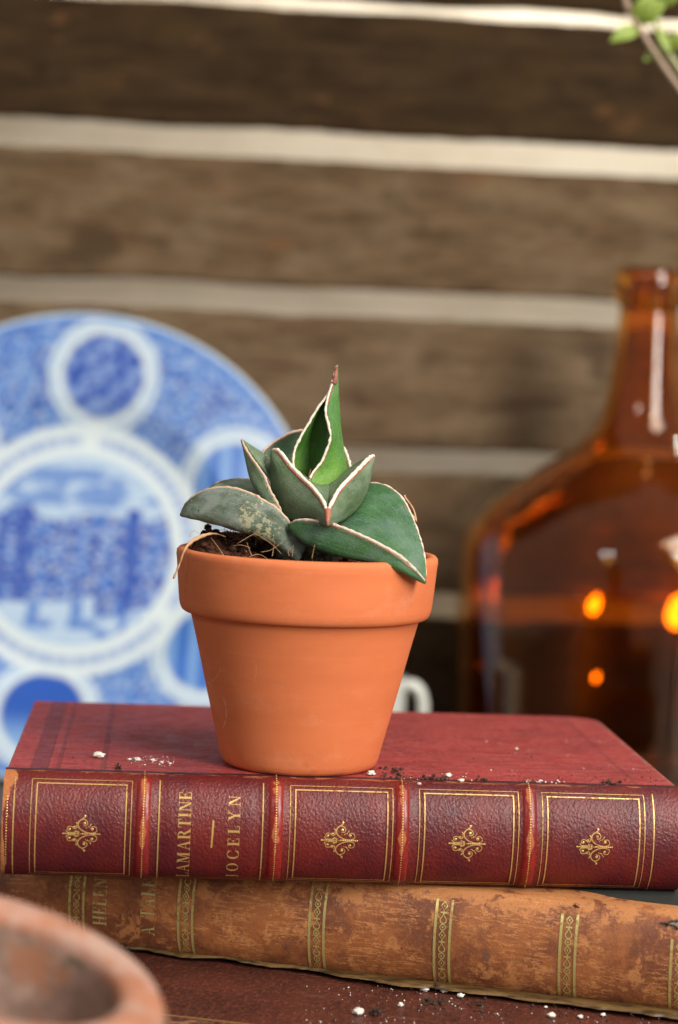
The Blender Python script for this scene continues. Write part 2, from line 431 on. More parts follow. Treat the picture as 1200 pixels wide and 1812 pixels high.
M_leaf_right = mat_leaf('blue_green_leaf', (.042, .112, .036), (.026, .075, .038), .30, (.17, .25, .22), rough=.28)
M_leaf_under = mat_leaf('bloomed_leaf', (.070, .098, .062), (.040, .066, .032), .65, (.28, .32, .29), ((.022, .048, .008), .22), .7, .5)
M_leaf_back = mat_leaf('dull_back_leaf', (.055, .105, .055), (.045, .085, .045), .3, (.16, .22, .15))
def mat_margin(name, a, b, th=.5):
    n = NT(name); p = n.cm()
    c = n.mx(n.ramp(n.noise(p, 3.0, 5, .7), th, th + .12), a, b)
    return n.bsdf(c, .6, n.bump(n.noise(p, 14, 4), .02, .8), sss=.1)
M_cream = mat_margin('cream_leaf_margin', (.74, .66, .54), (.50, .24, .13), .60)
M_tan = mat_margin('tan_leaf_margin', (.50, .36, .25), (.36, .20, .14), .5)
M_pink = mat_margin('pink_cream_margin', (.66, .50, .42), (.42, .17, .12), .54)
M_redm = mat_margin('red_brown_margin', (.30, .075, .040), (.40, .16, .09), .5)
M_tip = mat_margin('rust_tip', (.36, .12, .07), (.22, .06, .05), .5)

def mat_wood(name, a, b, gr=.5, seed=0):
    n = NT(name); p = n.cm(loc=(seed * 7.3, 0, seed * 3.1))
    g = n.noise(n.map(p, (.20, 1, 1.3)), 1.1, 8, .70, .3)
    c = n.mx(n.ramp(g, .38, .64), a, b)
    bl = n.ramp(n.noise(n.map(p, (.45, 1, 1.0)), .5, 7, .7), .42, .68)
    c = n.mx(n.mul(bl, gr), c, (.200, .145, .085))
    kn = n.ramp(n.noise(n.map(p, (.6, 1, .9), loc=(3, 0, 8)), .35, 5, .6), .56, .68)
    c = n.mx(n.mul(kn, .7), c, [q * .35 for q in a])
    og = n.ramp(n.noise(n.map(p, (.5, 1, 1.1), loc=(11, 0, 2)), .5, 4, .6), .6, .7)
    c = n.mx(n.mul(og, .5), c, (.17, .075, .030))
    return n.bsdf(c, .85, n.bump(g, .08, 1), spec=.12)
def mat_plaster():
    n = NT('white_painted_wall'); p = n.cm()
    c = n.mx(n.ramp(n.noise(n.map(p, (.4, 1, 1)), .3, 5, .6), .35, .7), (.78, .72, .60), (.64, .57, .45))
    return n.bsdf(c, .8, n.bump(n.noise(p, 3, 4), .04, .6))
M_wall = mat_plaster()
def mat_print():
    n = NT('blue_transfer_print_glaze'); a = n.new('ShaderNodeAttribute', attribute_name='print')
    return n.bsdf(a.outputs['Color'], .22, spec=.35)
M_plate = mat_print()
M_china = mat_simple('white_china', (.58, .59, .54), .15, .04)
def mat_glass():
    n = NT('amber_glass'); p = n.cm(); b = n.bump(n.noise(p, .30, 2), .06, .4)
    rf = n.new('ShaderNodeBsdfRefraction'); rf.inputs['IOR'].default_value = 1.5; rf.inputs['Roughness'].default_value = .01
    rf.inputs['Color'].default_value = (.92, .63, .25, 1); n.put(rf.inputs['Normal'], b)
    gl = n.new('ShaderNodeBsdfGlossy'); gl.inputs['Roughness'].default_value = .02; gl.inputs['Color'].default_value = (1, 1, 1, 1); n.put(gl.inputs['Normal'], b)
    fr = n.new('ShaderNodeFresnel'); fr.inputs['IOR'].default_value = 1.5; n.put(fr.inputs['Normal'], b)
    m = n.new('ShaderNodeMixShader'); n.put(m.inputs[0], fr.outputs[0]); n.t.links.new(rf.outputs[0], m.inputs[1]); n.t.links.new(gl.outputs[0], m.inputs[2])
    n.t.links.new(m.outputs[0], n.out.inputs[0]); return n.m
M_glass = mat_glass()
def mat_table():
    n = NT('dark_table_wood'); p = n.cm(); g = n.noise(n.map(p, (.1, 1, 1)), 1.2, 6, .6, .4)
    return n.bsdf(n.mx(g, (.050, .035, .022), (.10, .075, .048)), .6, n.bump(g, .05, .8))
M_table = mat_table()
M_sprig = mat_simple('pale_green_leaf', (.22, .30, .045), .5, .3, 1.2)
M_stem = mat_simple('reddish_stem', (.34, .24, .16), .5, .3, 1.0)
M_stemg = mat_simple('green_stem', (.40, .40, .20), .5, .2, 1.0)

# ------------------------------------------------------------------ the setting: table, wall behind the slats
v, f = box(-70, 70, 10, 128, -3, 0)
o = mk('table', v, f, M_table, loc=(0, 0, -Z0), smooth=False); tag(o, kind='structure')
bevel(o, .3)
WY, WA = 111.5, .091
def wallY(x): return WY + WA * x
wl = thing('slatted_wall', 'backdrop of rough brown horizontal boards with white gaps between them', 'wall', (0, WY, -Z0), WA)
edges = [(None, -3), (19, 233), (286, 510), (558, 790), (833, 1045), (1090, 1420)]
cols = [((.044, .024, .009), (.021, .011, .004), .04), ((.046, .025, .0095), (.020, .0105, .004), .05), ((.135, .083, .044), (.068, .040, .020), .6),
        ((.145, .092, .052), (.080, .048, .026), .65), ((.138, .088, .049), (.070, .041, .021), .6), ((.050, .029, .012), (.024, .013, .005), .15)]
def wz(py, k=600): return P(k, py, wallY(0)).z + Z0
for i, (a, b) in enumerate(edges):
    zt = wz(a) if a is not None else wz(-900); zb = wz(b)
    n = 150; vs = []; x0, x1 = -48, 52
    for k in range(n):
        x = x0 + (x1 - x0) * k / (n - 1)
        e1 = .16 * noise.noise(Vector((x * .18, i * 5, 0))) + .07 * noise.noise(Vector((x * .9, i * 5, 3)))
        e2 = .16 * noise.noise(Vector((x * .16, i * 5, 9))) + .07 * noise.noise(Vector((x * .8, i * 5, 7)))
        yy = .05 * noise.noise(Vector((x * .2, i, 2)))
        t_, b_ = zt + e1, zb + e2
        vs += [(x, yy + .12, t_), (x, yy, t_ - .15), (x, yy - .05, (t_ + b_) / 2), (x, yy, b_ + .15), (x, yy + .12, b_), (x, 1.1, b_), (x, 1.1, t_)]
    fs = [tuple(reversed(q)) for q in grid_faces(n, 7, True)] + [(0, 1, 2, 3, 4, 5, 6), tuple((n - 1) * 7 + q for q in (6, 5, 4, 3, 2, 1, 0))]
    c = cols[i]
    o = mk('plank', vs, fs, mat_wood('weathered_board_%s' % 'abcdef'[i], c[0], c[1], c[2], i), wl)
    m = o.modifiers.new('edge', 'EDGE_SPLIT')
for x in (-30, 36):
    v, f = box(x - 2, x + 2, 1.1, 2.7, 0, wz(-900)); mk('batten', v, f, mat_wood('batten_wood', (.06, .04, .02), (.04, .02, .01), .2, x), wl, smooth=False)
v, f = box(-75, 75, 0, 4, 0, 75)
o = mk('wall', v, f, M_wall, loc=(0, WY + 6.2, -Z0), smooth=False); o.rotation_euler = (0, 0, WA); tag(o, kind='structure')

# ------------------------------------------------------------------ the plate
def srgb(r, g, b): return tuple(((q / 255) / 12.92 if q / 255 < .04045 else ((q / 255 + .055) / 1.055) ** 2.4) for q in (r, g, b))
BLUE, MID, PALE, WHT = srgb(28, 66, 156), srgb(62, 108, 184), srgb(128, 166, 208), srgb(200, 211, 213)
def lerp3(a, b, t): t = max(0, min(1, t)); return tuple(a[i] + (b[i] - a[i]) * t for i in range(3))
def sm(a, b, x): t = max(0, min(1, (x - a) / (b - a))); return t * t * (3 - 2 * t)
def fbm(x, y, s, seed, o=3):
    return sum(noise.noise(Vector((x * s * 2 ** k, y * s * 2 ** k, seed + k * 7))) / 2 ** k for k in range(o)) * .5 + .5
def plate_colour(x, y):                     # x, y in picture pixels from the plate's centre, y up
    r = math.hypot(x, y); a = math.atan2(y, x)
    c = lerp3(MID, BLUE, sm(.45, .68, fbm(x, y, .020, 3)))
    c = lerp3(c, WHT, .50 * sm(.52, .62, fbm(x, y, .085, 11, 2)))
    c = lerp3(c, PALE, .18)
    if r > 416: c = lerp3(PALE, WHT, sm(416, 422, r))
    elif r > 402: c = lerp3(MID, c, .4)
    for k in range(6):
        ma = math.radians(84 - 60 * k); mr = 315 if k == 0 else 300
        dx, dy = x - mr * math.cos(ma), y - mr * math.sin(ma); d = math.hypot(dx, dy * .97)
        if d < 108 and r < 410:
            c = lerp3(WHT, c, sm(95, 103, d))
            if 84 < d < 92: c = lerp3(c, PALE, .7)
            if d < 76:
                g = sm(.35, .62, fbm(dx, dy, .05, 20 + k))
                q = lerp3(BLUE, lerp3(MID, WHT, .25), g)
                if k in (1, 2):             # windmill and tower like vignettes: pale ground, blue uprights
                    q = lerp3(PALE, MID, .25 + .75 * sm(.1, .6, math.sin(dx * .16 + k) * .5 + .5) * sm(-70, -10, 40 - dy * .3))
                if k == 3: q = lerp3(lerp3(BLUE, MID, .35), PALE, sm(10, -60, dy) * .9)
                c = lerp3(q, c, sm(68, 76, d))
    if r < 232:
        c = lerp3(WHT, c, sm(224, 232, r))
        if 188 < r < 212:                    # ring of small lettering, unreadable at this distance
            t = .5 + .5 * math.sin(a * 96 + 2.2 * math.sin(a * 27)); gap = sm(.05, .2, abs(math.sin(a * 1.5 + .9)))
            c = lerp3(c, MID, .70 * (.35 + .65 * t) * gap * sm(188, 193, r) * sm(212, 207, r))
        if r < 172:
            c = lerp3(WHT, PALE, .25 + .5 * fbm(x * .5, y * 2, .06, 41, 2))
            if 166 < r: c = PALE
            cl = fbm(x, y, .034, 5); 
            if 78 < y < 150: c = lerp3(c, MID, .85 * sm(.40, .60, fbm(x * .45, y * 1.3, .03, 5) + .16 * (1 - abs(y - 112) / 36) - .03) * (.55 + .6 * fbm(x, y, .10, 31, 2)))
            sky = 62 + 9 * math.sin(x * .045) + 10 * (fbm(x, 0, .03, 8, 1) - .5)
            if abs(x - 100) < 14: sky = 78
            if abs(x + 100) < 22: sky = 78
            if y < sky and y > -92 + .25 * abs(x) * (1 if x > 0 else -.2) - (40 if x > 40 else 0):
                q = lerp3(MID, BLUE, sm(.4, .62, fbm(x, y, .045, 9)))
                q = lerp3(q, WHT, .50 * sm(.48, .62, fbm(x, y * 1.5, .075, 15, 2)))
                if abs(x - 100) < 12 or abs(x + 92) < 14 or abs(x + 130) < 9: q = lerp3(q, BLUE, .7)
                c = q
            elif y <= -88:
                for bx in (-68, 8):
                    k_ = sm(13, 7, abs(x - bx - 3 * math.sin(y * .1))) * sm(-146, -134, y); k_ = max(k_, sm(30, 18, abs(x - bx - 12)) * sm(12, 5, abs(y + 134))); c = lerp3(c, MID, k_ * (.6 + .5 * fbm(x, y, .09, 51, 2)))
                if x > 40: c = lerp3(c, MID, .8 * sm(.46, .6, fbm(x, y, .05, 61)))
    return c
PR = 11.6
PC = P(134, 939, 106.5); tilt = math.radians(19)
pr = thing('plate', 'blue and white transfer printed plate leaning against the slatted wall at left', 'plate', (PC.x, PC.y, -Z0), .0)
prof = [(0.001, 0.0), (2, .0), (4, .0), (5.6, .05), (6.3, .2), (7.0, .55), (7.6, .8), (9, 1.05), (10.5, 1.25), (11.3, 1.38), (11.55, 1.42), (11.6, 1.38), (11.5, 1.25), (10.5, 1.0), (8, .6), (7, .2), (6, -.2), (5.7, -.5), (5.3, -.5), (5.1, -.25), (3, -.25), (.001, -.25)]
def dense(prof, k):
    out = []
    for i in range(len(prof) - 1):
        n = max(1, int(math.hypot(prof[i + 1][0] - prof[i][0], prof[i + 1][1] - prof[i][1]) / k))
        for s in range(n): out.append(tuple(prof[i][q] + (prof[i + 1][q] - prof[i][q]) * s / n for q in (0, 1)))
    return out + [prof[-1]]
dp = dense(prof[:12], .085) + dense(prof[12:], 1.0)
dp = [(a * .992, b) for a, b in dp]; v, f = lathe(dp, 400)
vc = []
nfront = len(dense(prof[:12], .085))
for i, q in enumerate(v):
    if i // 400 < nfront: vc.append(plate_colour(q[0] / PR * 427, q[1] / PR * 427))
    else: vc.append(WHT)
# local disc faces +z; stand it up facing the camera and lean it back
R1 = Matrix.Rotation(math.radians(90), 3, 'X') @ Matrix.Identity(3)
R2 = Matrix.Rotation(-tilt, 3, 'X')
zc = PC.z + Z0
vv = []
for q in v:
    p = R2 @ (R1 @ Vector(q)); vv.append((p.x, p.y, p.z + zc))
mn = min(p[2] for p in vv)
vv = [(a, b, c_ - mn + .01) for a, b, c_ in vv]
mk('dish', vv, f, M_plate, pr, vcol=vc)

# ------------------------------------------------------------------ amber bottle
BY = 103.0
def bz(py, px=1130): return P(px, py, BY).z + Z0
sc_b = BY / F
bo = P(1127, 1000, BY)
br = thing('glass_demijohn', 'large amber glass demijohn bottle with narrow neck at the right edge', 'bottle', (bo.x, BY, -Z0))
outer = [(0.001, .25), (3, .2), (6.3, 0.0), (7.2, .15), (7.7, .7), (7.9, 1.6), (7.93, bz(1150)), (7.92, bz(1066)), (7.88, bz(994)), (7.6, bz(945)), (6.45, bz(893)), (4.85, bz(845)), (3.3, bz(799)), (2.15, bz(753)), (1.72, bz(696)), (1.50, bz(620)), (1.36, bz(548)), (1.36, bz(541)), (1.60, bz(534)), (1.64, bz(505)), (1.60, bz(482)), (1.40, bz(474))]
def sm_(a, b, x): t = max(0, min(1, (x - a) / (b - a))); return t * t * (3 - 2 * t)
def smoothprof(pr_, n): return [(p.x, p.y) for p in catmull([(a, b, 0) for a, b in pr_], n)]
outer = [(a + .3 * sm_(3.0, 6.0, a), b) for a, b in outer]
op = smoothprof(outer, 120)
inner = [(1.05, bz(475)), (1.0, bz(545)), (1.12, bz(620)), (1.34, bz(696)), (1.8, bz(757)), (3.0, bz(806)), (4.5, bz(853)), (6.05, bz(902)), (7.18, bz(952)), (7.5, bz(1000)), (7.55, bz(1066)), (7.55, 1.8), (7.2, .95), (6.3, .6), (3, .8), (.001, .9)]
inner = [(a + .2 * sm_(3.0, 6.0, a), b) for a, b in inner]
ip = smoothprof(inner, 100)
v, f = lathe(op + ip, 96, 0, False)
mk('glass_body', v, f, M_glass, br)

# bulb shapes and wire added behind the bottle to make its orange glints
def mat_glint():
    n = NT('glint_glow'); e = n.new('ShaderNodeEmission'); e.inputs[0].default_value = (1, .62, .22, 1); e.inputs[1].default_value = 20
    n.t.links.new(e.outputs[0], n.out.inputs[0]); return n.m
M_glint = mat_glint()
sl = thing('added_glints', 'added glowing shapes that make the orange glints in the amber demijohn', 'lights', (bo.x + 4, BY + 8.6, -Z0))
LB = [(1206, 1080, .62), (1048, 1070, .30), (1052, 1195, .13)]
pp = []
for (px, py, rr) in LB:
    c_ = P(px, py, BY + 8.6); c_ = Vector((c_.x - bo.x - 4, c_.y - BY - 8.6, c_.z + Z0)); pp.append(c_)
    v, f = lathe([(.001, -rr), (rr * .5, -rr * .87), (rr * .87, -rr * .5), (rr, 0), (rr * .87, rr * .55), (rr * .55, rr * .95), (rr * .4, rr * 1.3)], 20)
    o = mk('glint_blob', [(a + c_.x + d * .25, b + c_.y, d * 1.5 + c_.z) for a, b, d in v], f, M_glint, sl)
    v, f = lathe([(rr * .42, rr * 1.2), (rr * .45, rr * 1.9), (.001, rr * 1.95)], 16); mk('glint_cap', [(a + c_.x, b + c_.y, d + c_.z) for a, b, d in v], f, M_crumb, sl)
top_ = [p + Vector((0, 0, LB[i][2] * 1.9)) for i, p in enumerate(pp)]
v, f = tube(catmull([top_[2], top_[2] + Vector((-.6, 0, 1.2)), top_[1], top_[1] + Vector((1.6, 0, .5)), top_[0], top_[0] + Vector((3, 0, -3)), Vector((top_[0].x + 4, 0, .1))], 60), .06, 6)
mk('glint_link', v, f, M_crumb, sl)

# ------------------------------------------------------------------ white cup whose handle shows behind the pot
CYp = 98.0
ch = P(640, 1260, CYp)
cr_ = thing('white_cup', 'white china cup mostly hidden behind the terracotta pot, only its handle showing', 'cup', (ch.x, CYp, -Z0))
zt = P(700, 1195, CYp).z + Z0
op_ = [(.001, 0), (1.3, 0), (1.35, .25), (1.1, .3), (1.5, .8), (1.85, 2.0), (1.95, zt - .3), (2.0, zt - .1), (1.92, zt - .1), (1.7, 1.9), (1.2, .9), (.001, .6)]
v, f = lathe(op_, 64); mk('bowl', v, f, M_china, cr_)
hx = lambda px: P(px - 7, 1230, CYp).x - ch.x
hz = lambda py: P(730, py + 4, CYp).z + Z0
path = catmull([(1.7, 0, hz(1225)), (hx(705), 0, hz(1218)), (hx(722), 0, hz(1209)), (hx(742), 0, hz(1210)), (hx(755), 0, hz(1232)), (hx(756), 0, hz(1270)), (hx(745), 0, hz(1330)), (hx(715), 0, hz(1370)), (1.55, 0, hz(1380))], 40)
v, f = tube(path, .26, 10); mk('handle', v, f, M_china, cr_)

# ------------------------------------------------------------------ leafy sprig, top right
SY = 88.0
s0 = P(1260, 260, SY)
sr = thing('leafy_sprig', 'slender pinkish plant stem with small pale green leaves in the top right corner', 'plant', (s0.x + 2.5, SY, -Z0))
def SL(px, py, dy=0):
    p = P(px, py, SY + dy); return Vector((p.x - s0.x - 2.5, p.y - SY, p.z + Z0))
base = Vector((0, 0, 0))
v, f = tube(catmull([base, Vector((.3, 0, 8)), SL(1330, 400), SL(1260, 235), SL(1190, 140), SL(1150, 80), SL(1125, 40), SL(1108, 5), SL(1100, -40)], 70), lambda t: .17 - .05 * t, 8)
mk('stem', v, f, M_stem, sr)
v, f = tube(catmull([base, Vector((.6, .3, 9)), SL(1300, 330, 1), SL(1225, 160, 1), SL(1180, 90, 1), SL(1165, 50, 1), SL(1150, 0, 1), SL(1145, -40, 1)], 60), lambda t: .16 - .05 * t, 8)
mk('stem', v, f, M_stemg, sr)
def small_leaf(a, b, wd, bend, dy=0, tw=.4):
    A, B = SL(*a, dy), SL(*b, dy - .3); ax = (B - A); L = ax.length; ax.normalize()
    side = ax.cross(Vector((0, -1, tw))).normalized(); nn = side.cross(ax)
    n, m = 14, 7; vs = []
    for i in range(n):
        t = i / (n - 1); ww = wd * math.sin(PI * min(1, t * .97 + .02)) ** .75 * (1.15 - .5 * t)
        for j in range(m):
            s = j / (m - 1) * 2 - 1
            vs.append(A + ax * (L * t) + side * (ww * s) + nn * (bend * math.sin(PI * t) - .25 * ww * (1 - abs(s))))
    o = mk('leaf', vs, grid_faces(n, m), M_sprig, sr); mm = o.modifiers.new('th', 'SOLIDIFY'); mm.thickness = .03 * CM
small_leaf((1122, 42), (1160, -12), .42, .3); small_leaf((1128, 40), (1178, 2), .50, .2, .2)
small_leaf((1130, 50), (1079, 74), .36, .2); small_leaf((1165, 88), (1140, 108), .24, .1, .5)
small_leaf((1185, 92), (1215, 55), .36, .2, .5); small_leaf((1165, 50), (1185, 95), .22, .1); small_leaf((1170, 10), (1205, -20), .35, .2)

# ------------------------------------------------------------------ books
class Spine:
    def __init__(s, L, T, B, sag=0): s.L, s.T, s.B = L, T, B; s.sag = sag
    def pt(s, u, v, off=0):               # u cm from the left end, v 0..1 from upper to lower joint
        ph = PI * v; a, b = s.B, s.T / 2
        y, z = -a * math.sin(ph), -b + b * math.cos(ph)
        n = Vector((0, -b * math.sin(ph), a * math.cos(ph))); n.normalize()
        return Vector((u, y, z)) + n * off
    def tab(s):
        L = [0]; p = s.pt(0, 0)
        for i in range(1, 401):
            q = s.pt(0, i / 400); L.append(L[-1] + (q - p).length); p = q
        s.arc = L; return L[-1]
    def v_at(s, w_):                      # w_: cm along the arc, down from the upper joint
        L = s.arc; w_ = max(0, min(L[-1], w_)); lo, hi = 0, 400
        while hi - lo > 1:
            m = (lo + hi) // 2
            if L[m] < w_: lo = m
            else: hi = m
        return (lo + (w_ - L[lo]) / max(1e-9, L[hi] - L[lo])) / 400
    def at(s, u, w_, off=0): return s.pt(u, s.v_at(w_), off)

def rounded_outline(x0, x1, y0, y1, radii, n=8):     # radii: fl, fr, br, bl
    pts = []
    for (cx, cy, r, a0) in ((x0 + radii[0], y0 + radii[0], radii[0], 180), (x1 - radii[1], y0 + radii[1], radii[1], 270), (x1 - radii[2], y1 - radii[2], radii[2], 0), (x0 + radii[3], y1 - radii[3], radii[3], 90)):
        for k in range(n + 1):
            a = math.radians(a0 + 90 * k / n); pts.append((cx + r * math.cos(a), cy + r * math.sin(a)))
    return pts
def slab(name, outline, z0, z1, mat, parent, bev=.06):
    n = len(outline)
    v = [(x, y, z0) for x, y in outline] + [(x, y, z1) for x, y in outline]
    f = [tuple(reversed(range(n))), tuple(range(n, 2 * n))] + [(i, (i + 1) % n, n + (i + 1) % n, n + i) for i in range(n)]
    o = mk(name, v, f, mat, parent, smooth=False); bevel(o, bev, 3); return o
def spine_mesh(sp, root, mat, lump=.02, seed=0, nu=260, nv=50, bandcols=(), mats=None):
    vs = []; uv = []
    for i in range(nu):
        u = sp.L * i / (nu - 1)
        for j in range(nv):
            vv_ = j / (nv - 1)
            off = lump * noise.noise(Vector((u * .6, vv_ * 3, seed))) + lump * .5 * noise.noise(Vector((u * 2.2, vv_ * 8, seed)))
            for (bu, hw, hh) in bandcols:
                d = abs(u - bu); off += hh * math.exp(-(d / hw) ** 2) - hh * .35 * math.exp(-((d - hw * 2.3) / (hw * .7)) ** 2)
            if 0 < vv_ < 1: vs.append(sp.pt(u, vv_, off * math.sin(PI * vv_) ** .4))
            else: vs.append(sp.pt(u, vv_, 0))
            uv.append((u, vv_))
    return mk('spine', vs, [tuple(reversed(q)) for q in grid_faces(nu, nv)], mat, root, uv=uv)
def ribbons(sp, lines, off=.012):
    """lines: (list of (u, w), width) laid on the spine; returns verts, faces"""
    V, Fc = [], []
    for pts, wd in lines:
        dn = []
        for a, b in zip(pts[:-1], pts[1:]):
            k = max(1, int(math.hypot(b[0] - a[0], b[1] - a[1]) / .09))
            for s in range(k): dn.append((a[0] + (b[0] - a[0]) * s / k, a[1] + (b[1] - a[1]) * s / k))
        dn.append(pts[-1]); n = len(dn); b0 = len(V)
        for i, p in enumerate(dn):
            a, c = dn[max(0, i - 1)], dn[min(n - 1, i + 1)]
            tx, ty = c[0] - a[0], c[1] - a[1]; L = math.hypot(tx, ty) or 1; nx, ny = -ty / L, tx / L
            ww = (wd(i / (n - 1)) if callable(wd) else wd) / 2
            V.append(sp(p[0] + nx * ww, p[1] + ny * ww, off)); V.append(sp(p[0] - nx * ww, p[1] - ny * ww, off))
        for i in range(n - 1): q = b0 + 2 * i; Fc.append((q, q + 1, q + 3, q + 2))
    return V, Fc
def dots(sp, pts, V, Fc, off=.014):
    for (u, w_, r) in pts:
        b = len(V); V.append(sp(u, w_, off + r * .4))
        for k in range(8): a = k * PI / 4; V.append(sp(u + r * math.cos(a), w_ + r * math.sin(a), off - .004))
        for k in range(8): Fc.append((b, b + 1 + k, b + 1 + (k + 1) % 8))

# --- serif capitals: polygons in a unit box (height 1), thick stems and hairlines
def R(x0, y0, x1, y1): return [(x0, y0), (x1, y0), (x1, y1), (x0, y1)]
TS, HN = .17, .055
def stem(x, s=.07): return [R(x, 0, x + TS, 1), R(x - s, 0, x + TS + s, HN), R(x - s, 1 - HN, x + TS + s, 1)]
def arcpoly(cx, cy, rx, ry, a0, a1, t0, t1, n=16):   # crescent: thickness t0 horizontally, t1 vertically
    o = []; i_ = []
    for k in range(n + 1):
        a = math.radians(a0 + (a1 - a0) * k / n)
        o.append((cx + rx * math.cos(a), cy + ry * math.sin(a))); i_.append((cx + (rx - t0) * math.cos(a), cy + (ry - t1) * math.sin(a)))
    return [[o[k], o[k + 1], i_[k + 1], i_[k]] for k in range(n)]
GL = {
 'L': (.62, stem(.07) + [R(.07, 0, .58, HN), R(.53, 0, .58, .28)]),
 'I': (.36, stem(.10)),
 'T': (.70, stem(.27, .07)[:2] + [R(.02, 1 - HN, .69, 1), R(.02, .72, .07, 1), R(.64, .72, .69, 1)]),
 'E': (.64, stem(.07) + [R(.07, 0, .60, HN), R(.55, 0, .60, .28), R(.07, 1 - HN, .58, 1), R(.53, .72, .58, 1), R(.2, .49, .44, .49 + HN), R(.40, .38, .45, .64)]),
 'H': (.84, stem(.07) + stem(.58) + [R(.2, .48, .6, .48 + HN)]),
 'N': (.84, [R(.10, 0, .15, 1), R(.0, 0, .25, HN), R(.66, 0, .71, 1), R(.58, 1 - HN, .80, 1), R(.0, 1 - HN, .2, 1), [(.07, 1), (.27, 1), (.71, 0), (.62, 0)]]),
 'M': (1.0, [R(.10, 0, .15, 1), R(.0, 0, .25, HN), R(.0, 1 - HN, .2, 1), [(.08, 1), (.28, 1), (.52, .05), (.44, 0)], [(.44, 0), (.50, 0), (.76, 1), (.70, 1)], R(.70, 0, .87, 1), R(.63, 0, .95, HN), R(.85, 1 - HN, .95, 1)]),
 'A': (.86, [[(.38, 1), (.46, 1), (.78, 0), (.60, 0)], [(.38, 1), (.43, .95), (.16, 0), (.11, 0)], R(.02, 0, .26, HN), R(.52, 0, .86, HN), R(.2, .32, .62, .32 + HN)]),
 'R': (.80, stem(.07) + arcpoly(.34, .745, .27, .255, -90, 90, .15, .055) + [R(.2, 1 - HN, .36, 1), R(.2, .49, .36, .49 + HN), [(.34, .50), (.50, .50), (.78, 0), (.60, 0)], R(.56, 0, .84, HN)]),
 'J': (.46, [R(.18, .12, .35, 1), R(.08, 1 - HN, .43, 1)] + arcpoly(.20, .10, .15, .22, 180, 360, .10, .07)),
 'O': (.84, arcpoly(.42, .5, .40, .52, 0, 360, .17, .05, 30)),
 'C': (.78, arcpoly(.42, .5, .40, .52, 40, 320, .17, .05, 24) + [R(.68, .66, .73, .98), R(.68, .02, .73, .34)]),
 'Y': (.80, [[(.05, 1), (.24, 1), (.47, .45), (.33, .45)], [(.62, 1), (.68, 1), (.45, .45), (.38, .45)], R(.33, 0, .49, .5), R(.24, 0, .58, HN), R(.0, 1 - HN, .30, 1), R(.54, 1 - HN, .78, 1)]),
 ' ': (.5, []),
}
def text_polys(s, gap=.12):
    out = []; x = 0
    for ch_ in s:
        wd, ps = GL[ch_]
        for p in ps: out.append([(x + a, b) for a, b in p])
        x += wd + gap
    return out, x - gap
def lettering(sp, s, u_base, w_bottom, w_top, height, root, mat, gap=.12, off=.012, scale_u=1):
    """reads upwards: advance from w_bottom to w_top, letter tops towards -u"""
    polys, total = text_polys(s, gap); V, Fc = [], []; k = (w_bottom - w_top) / total
    for p in polys:
        # subdivide long edges so the letter follows the curve
        b = len(V)
        for (a, h) in p: V.append(sp(u_base - h * height, w_bottom - a * k, off))
        Fc.append(tuple(range(b, b + len(p))))
    return mk('lettering', V, Fc, mat, root, smooth=False)

# --- the red book
YAW1 = .077; O1 = Vector((-8.59, 59.07, 0)); L1_, D1_, T1_ = 18.25, 12.1, 2.82
red = thing('book', 'closed maroon book with gilt spine carrying the terracotta pot, topmost of the stack', 'book', (O1.x, O1.y, -T1_), YAW1, 'stacked antique books')
red_z = T1_
sp1 = Spine(L1_, T1_, .90); A1 = sp1.tab()
def S1(u, w_, off=0): p = sp1.at(u, w_, off); p.z += T1_; return p
class _S:
    pass
def shifted(sp, T, dz):
    q = Spine(sp.L, sp.T, sp.B); q.arc = sp.arc
    q.pt = lambda u, v, off=0: Spine.pt(sp, u, v, off) + Vector((0, 0, dz)); return q
sp1s = shifted(sp1, T1_, T1_)
def u_at(px, py, O, yaw, yl):             # where a picture ray meets the plane y' = yl of a book's own frame
    d = fw + RT * ((px - CX) / F) - UP * ((py - CY) / F)
    n = Vector((-math.sin(yaw), math.cos(yaw), 0)); O_ = Vector((O.x, O.y, 0))
    t = (n.dot(O_) + yl - n.dot(CAM)) / n.dot(d); p = CAM + d * t
    return (p - O_).dot(Vector((math.cos(yaw), math.sin(yaw), 0)))
bands = [u_at(x, 1430, O1, YAW1, -.8) for x in (254, 489, 713, 939)]
spine_mesh(sp1s, red, M_spine, .004, 1, 420, 56, [(b, .20, .05) for b in bands])
slab('front_board', rounded_outline(.03, L1_ - .03, .02, D1_, (.05, .05, 1.0, .12)), T1_ - .24, T1_, M_cloth, red)
slab('back_board', rounded_outline(.03, L1_ - .03, .02, D1_, (.05, .05, 1.0, .12)), 0, .24, M_cloth, red)
slab('page_block', rounded_outline(.35, L1_ - .35, -.2, D1_ - .4, (.05, .05, .05, .05)), .24, T1_ - .24, M_pages, red, .03)
v, f = [], []
n = 160
for i in range(n):
    x = L1_ * i / (n - 1)
    e = .20 + .03 * noise.noise(Vector((x * 1.3, 0, 4))) + .015 * noise.noise(Vector((x * 6, 0, 4)))
    v += [(x, -.05, T1_ - .012), (x, 0.02, T1_ + .012), (x, e, T1_ + .014), (x, e + .01, T1_ - .01)]
mk('leather_joint', v, [tuple(reversed(q)) for q in grid_faces(n, 4)], M_joint, red)
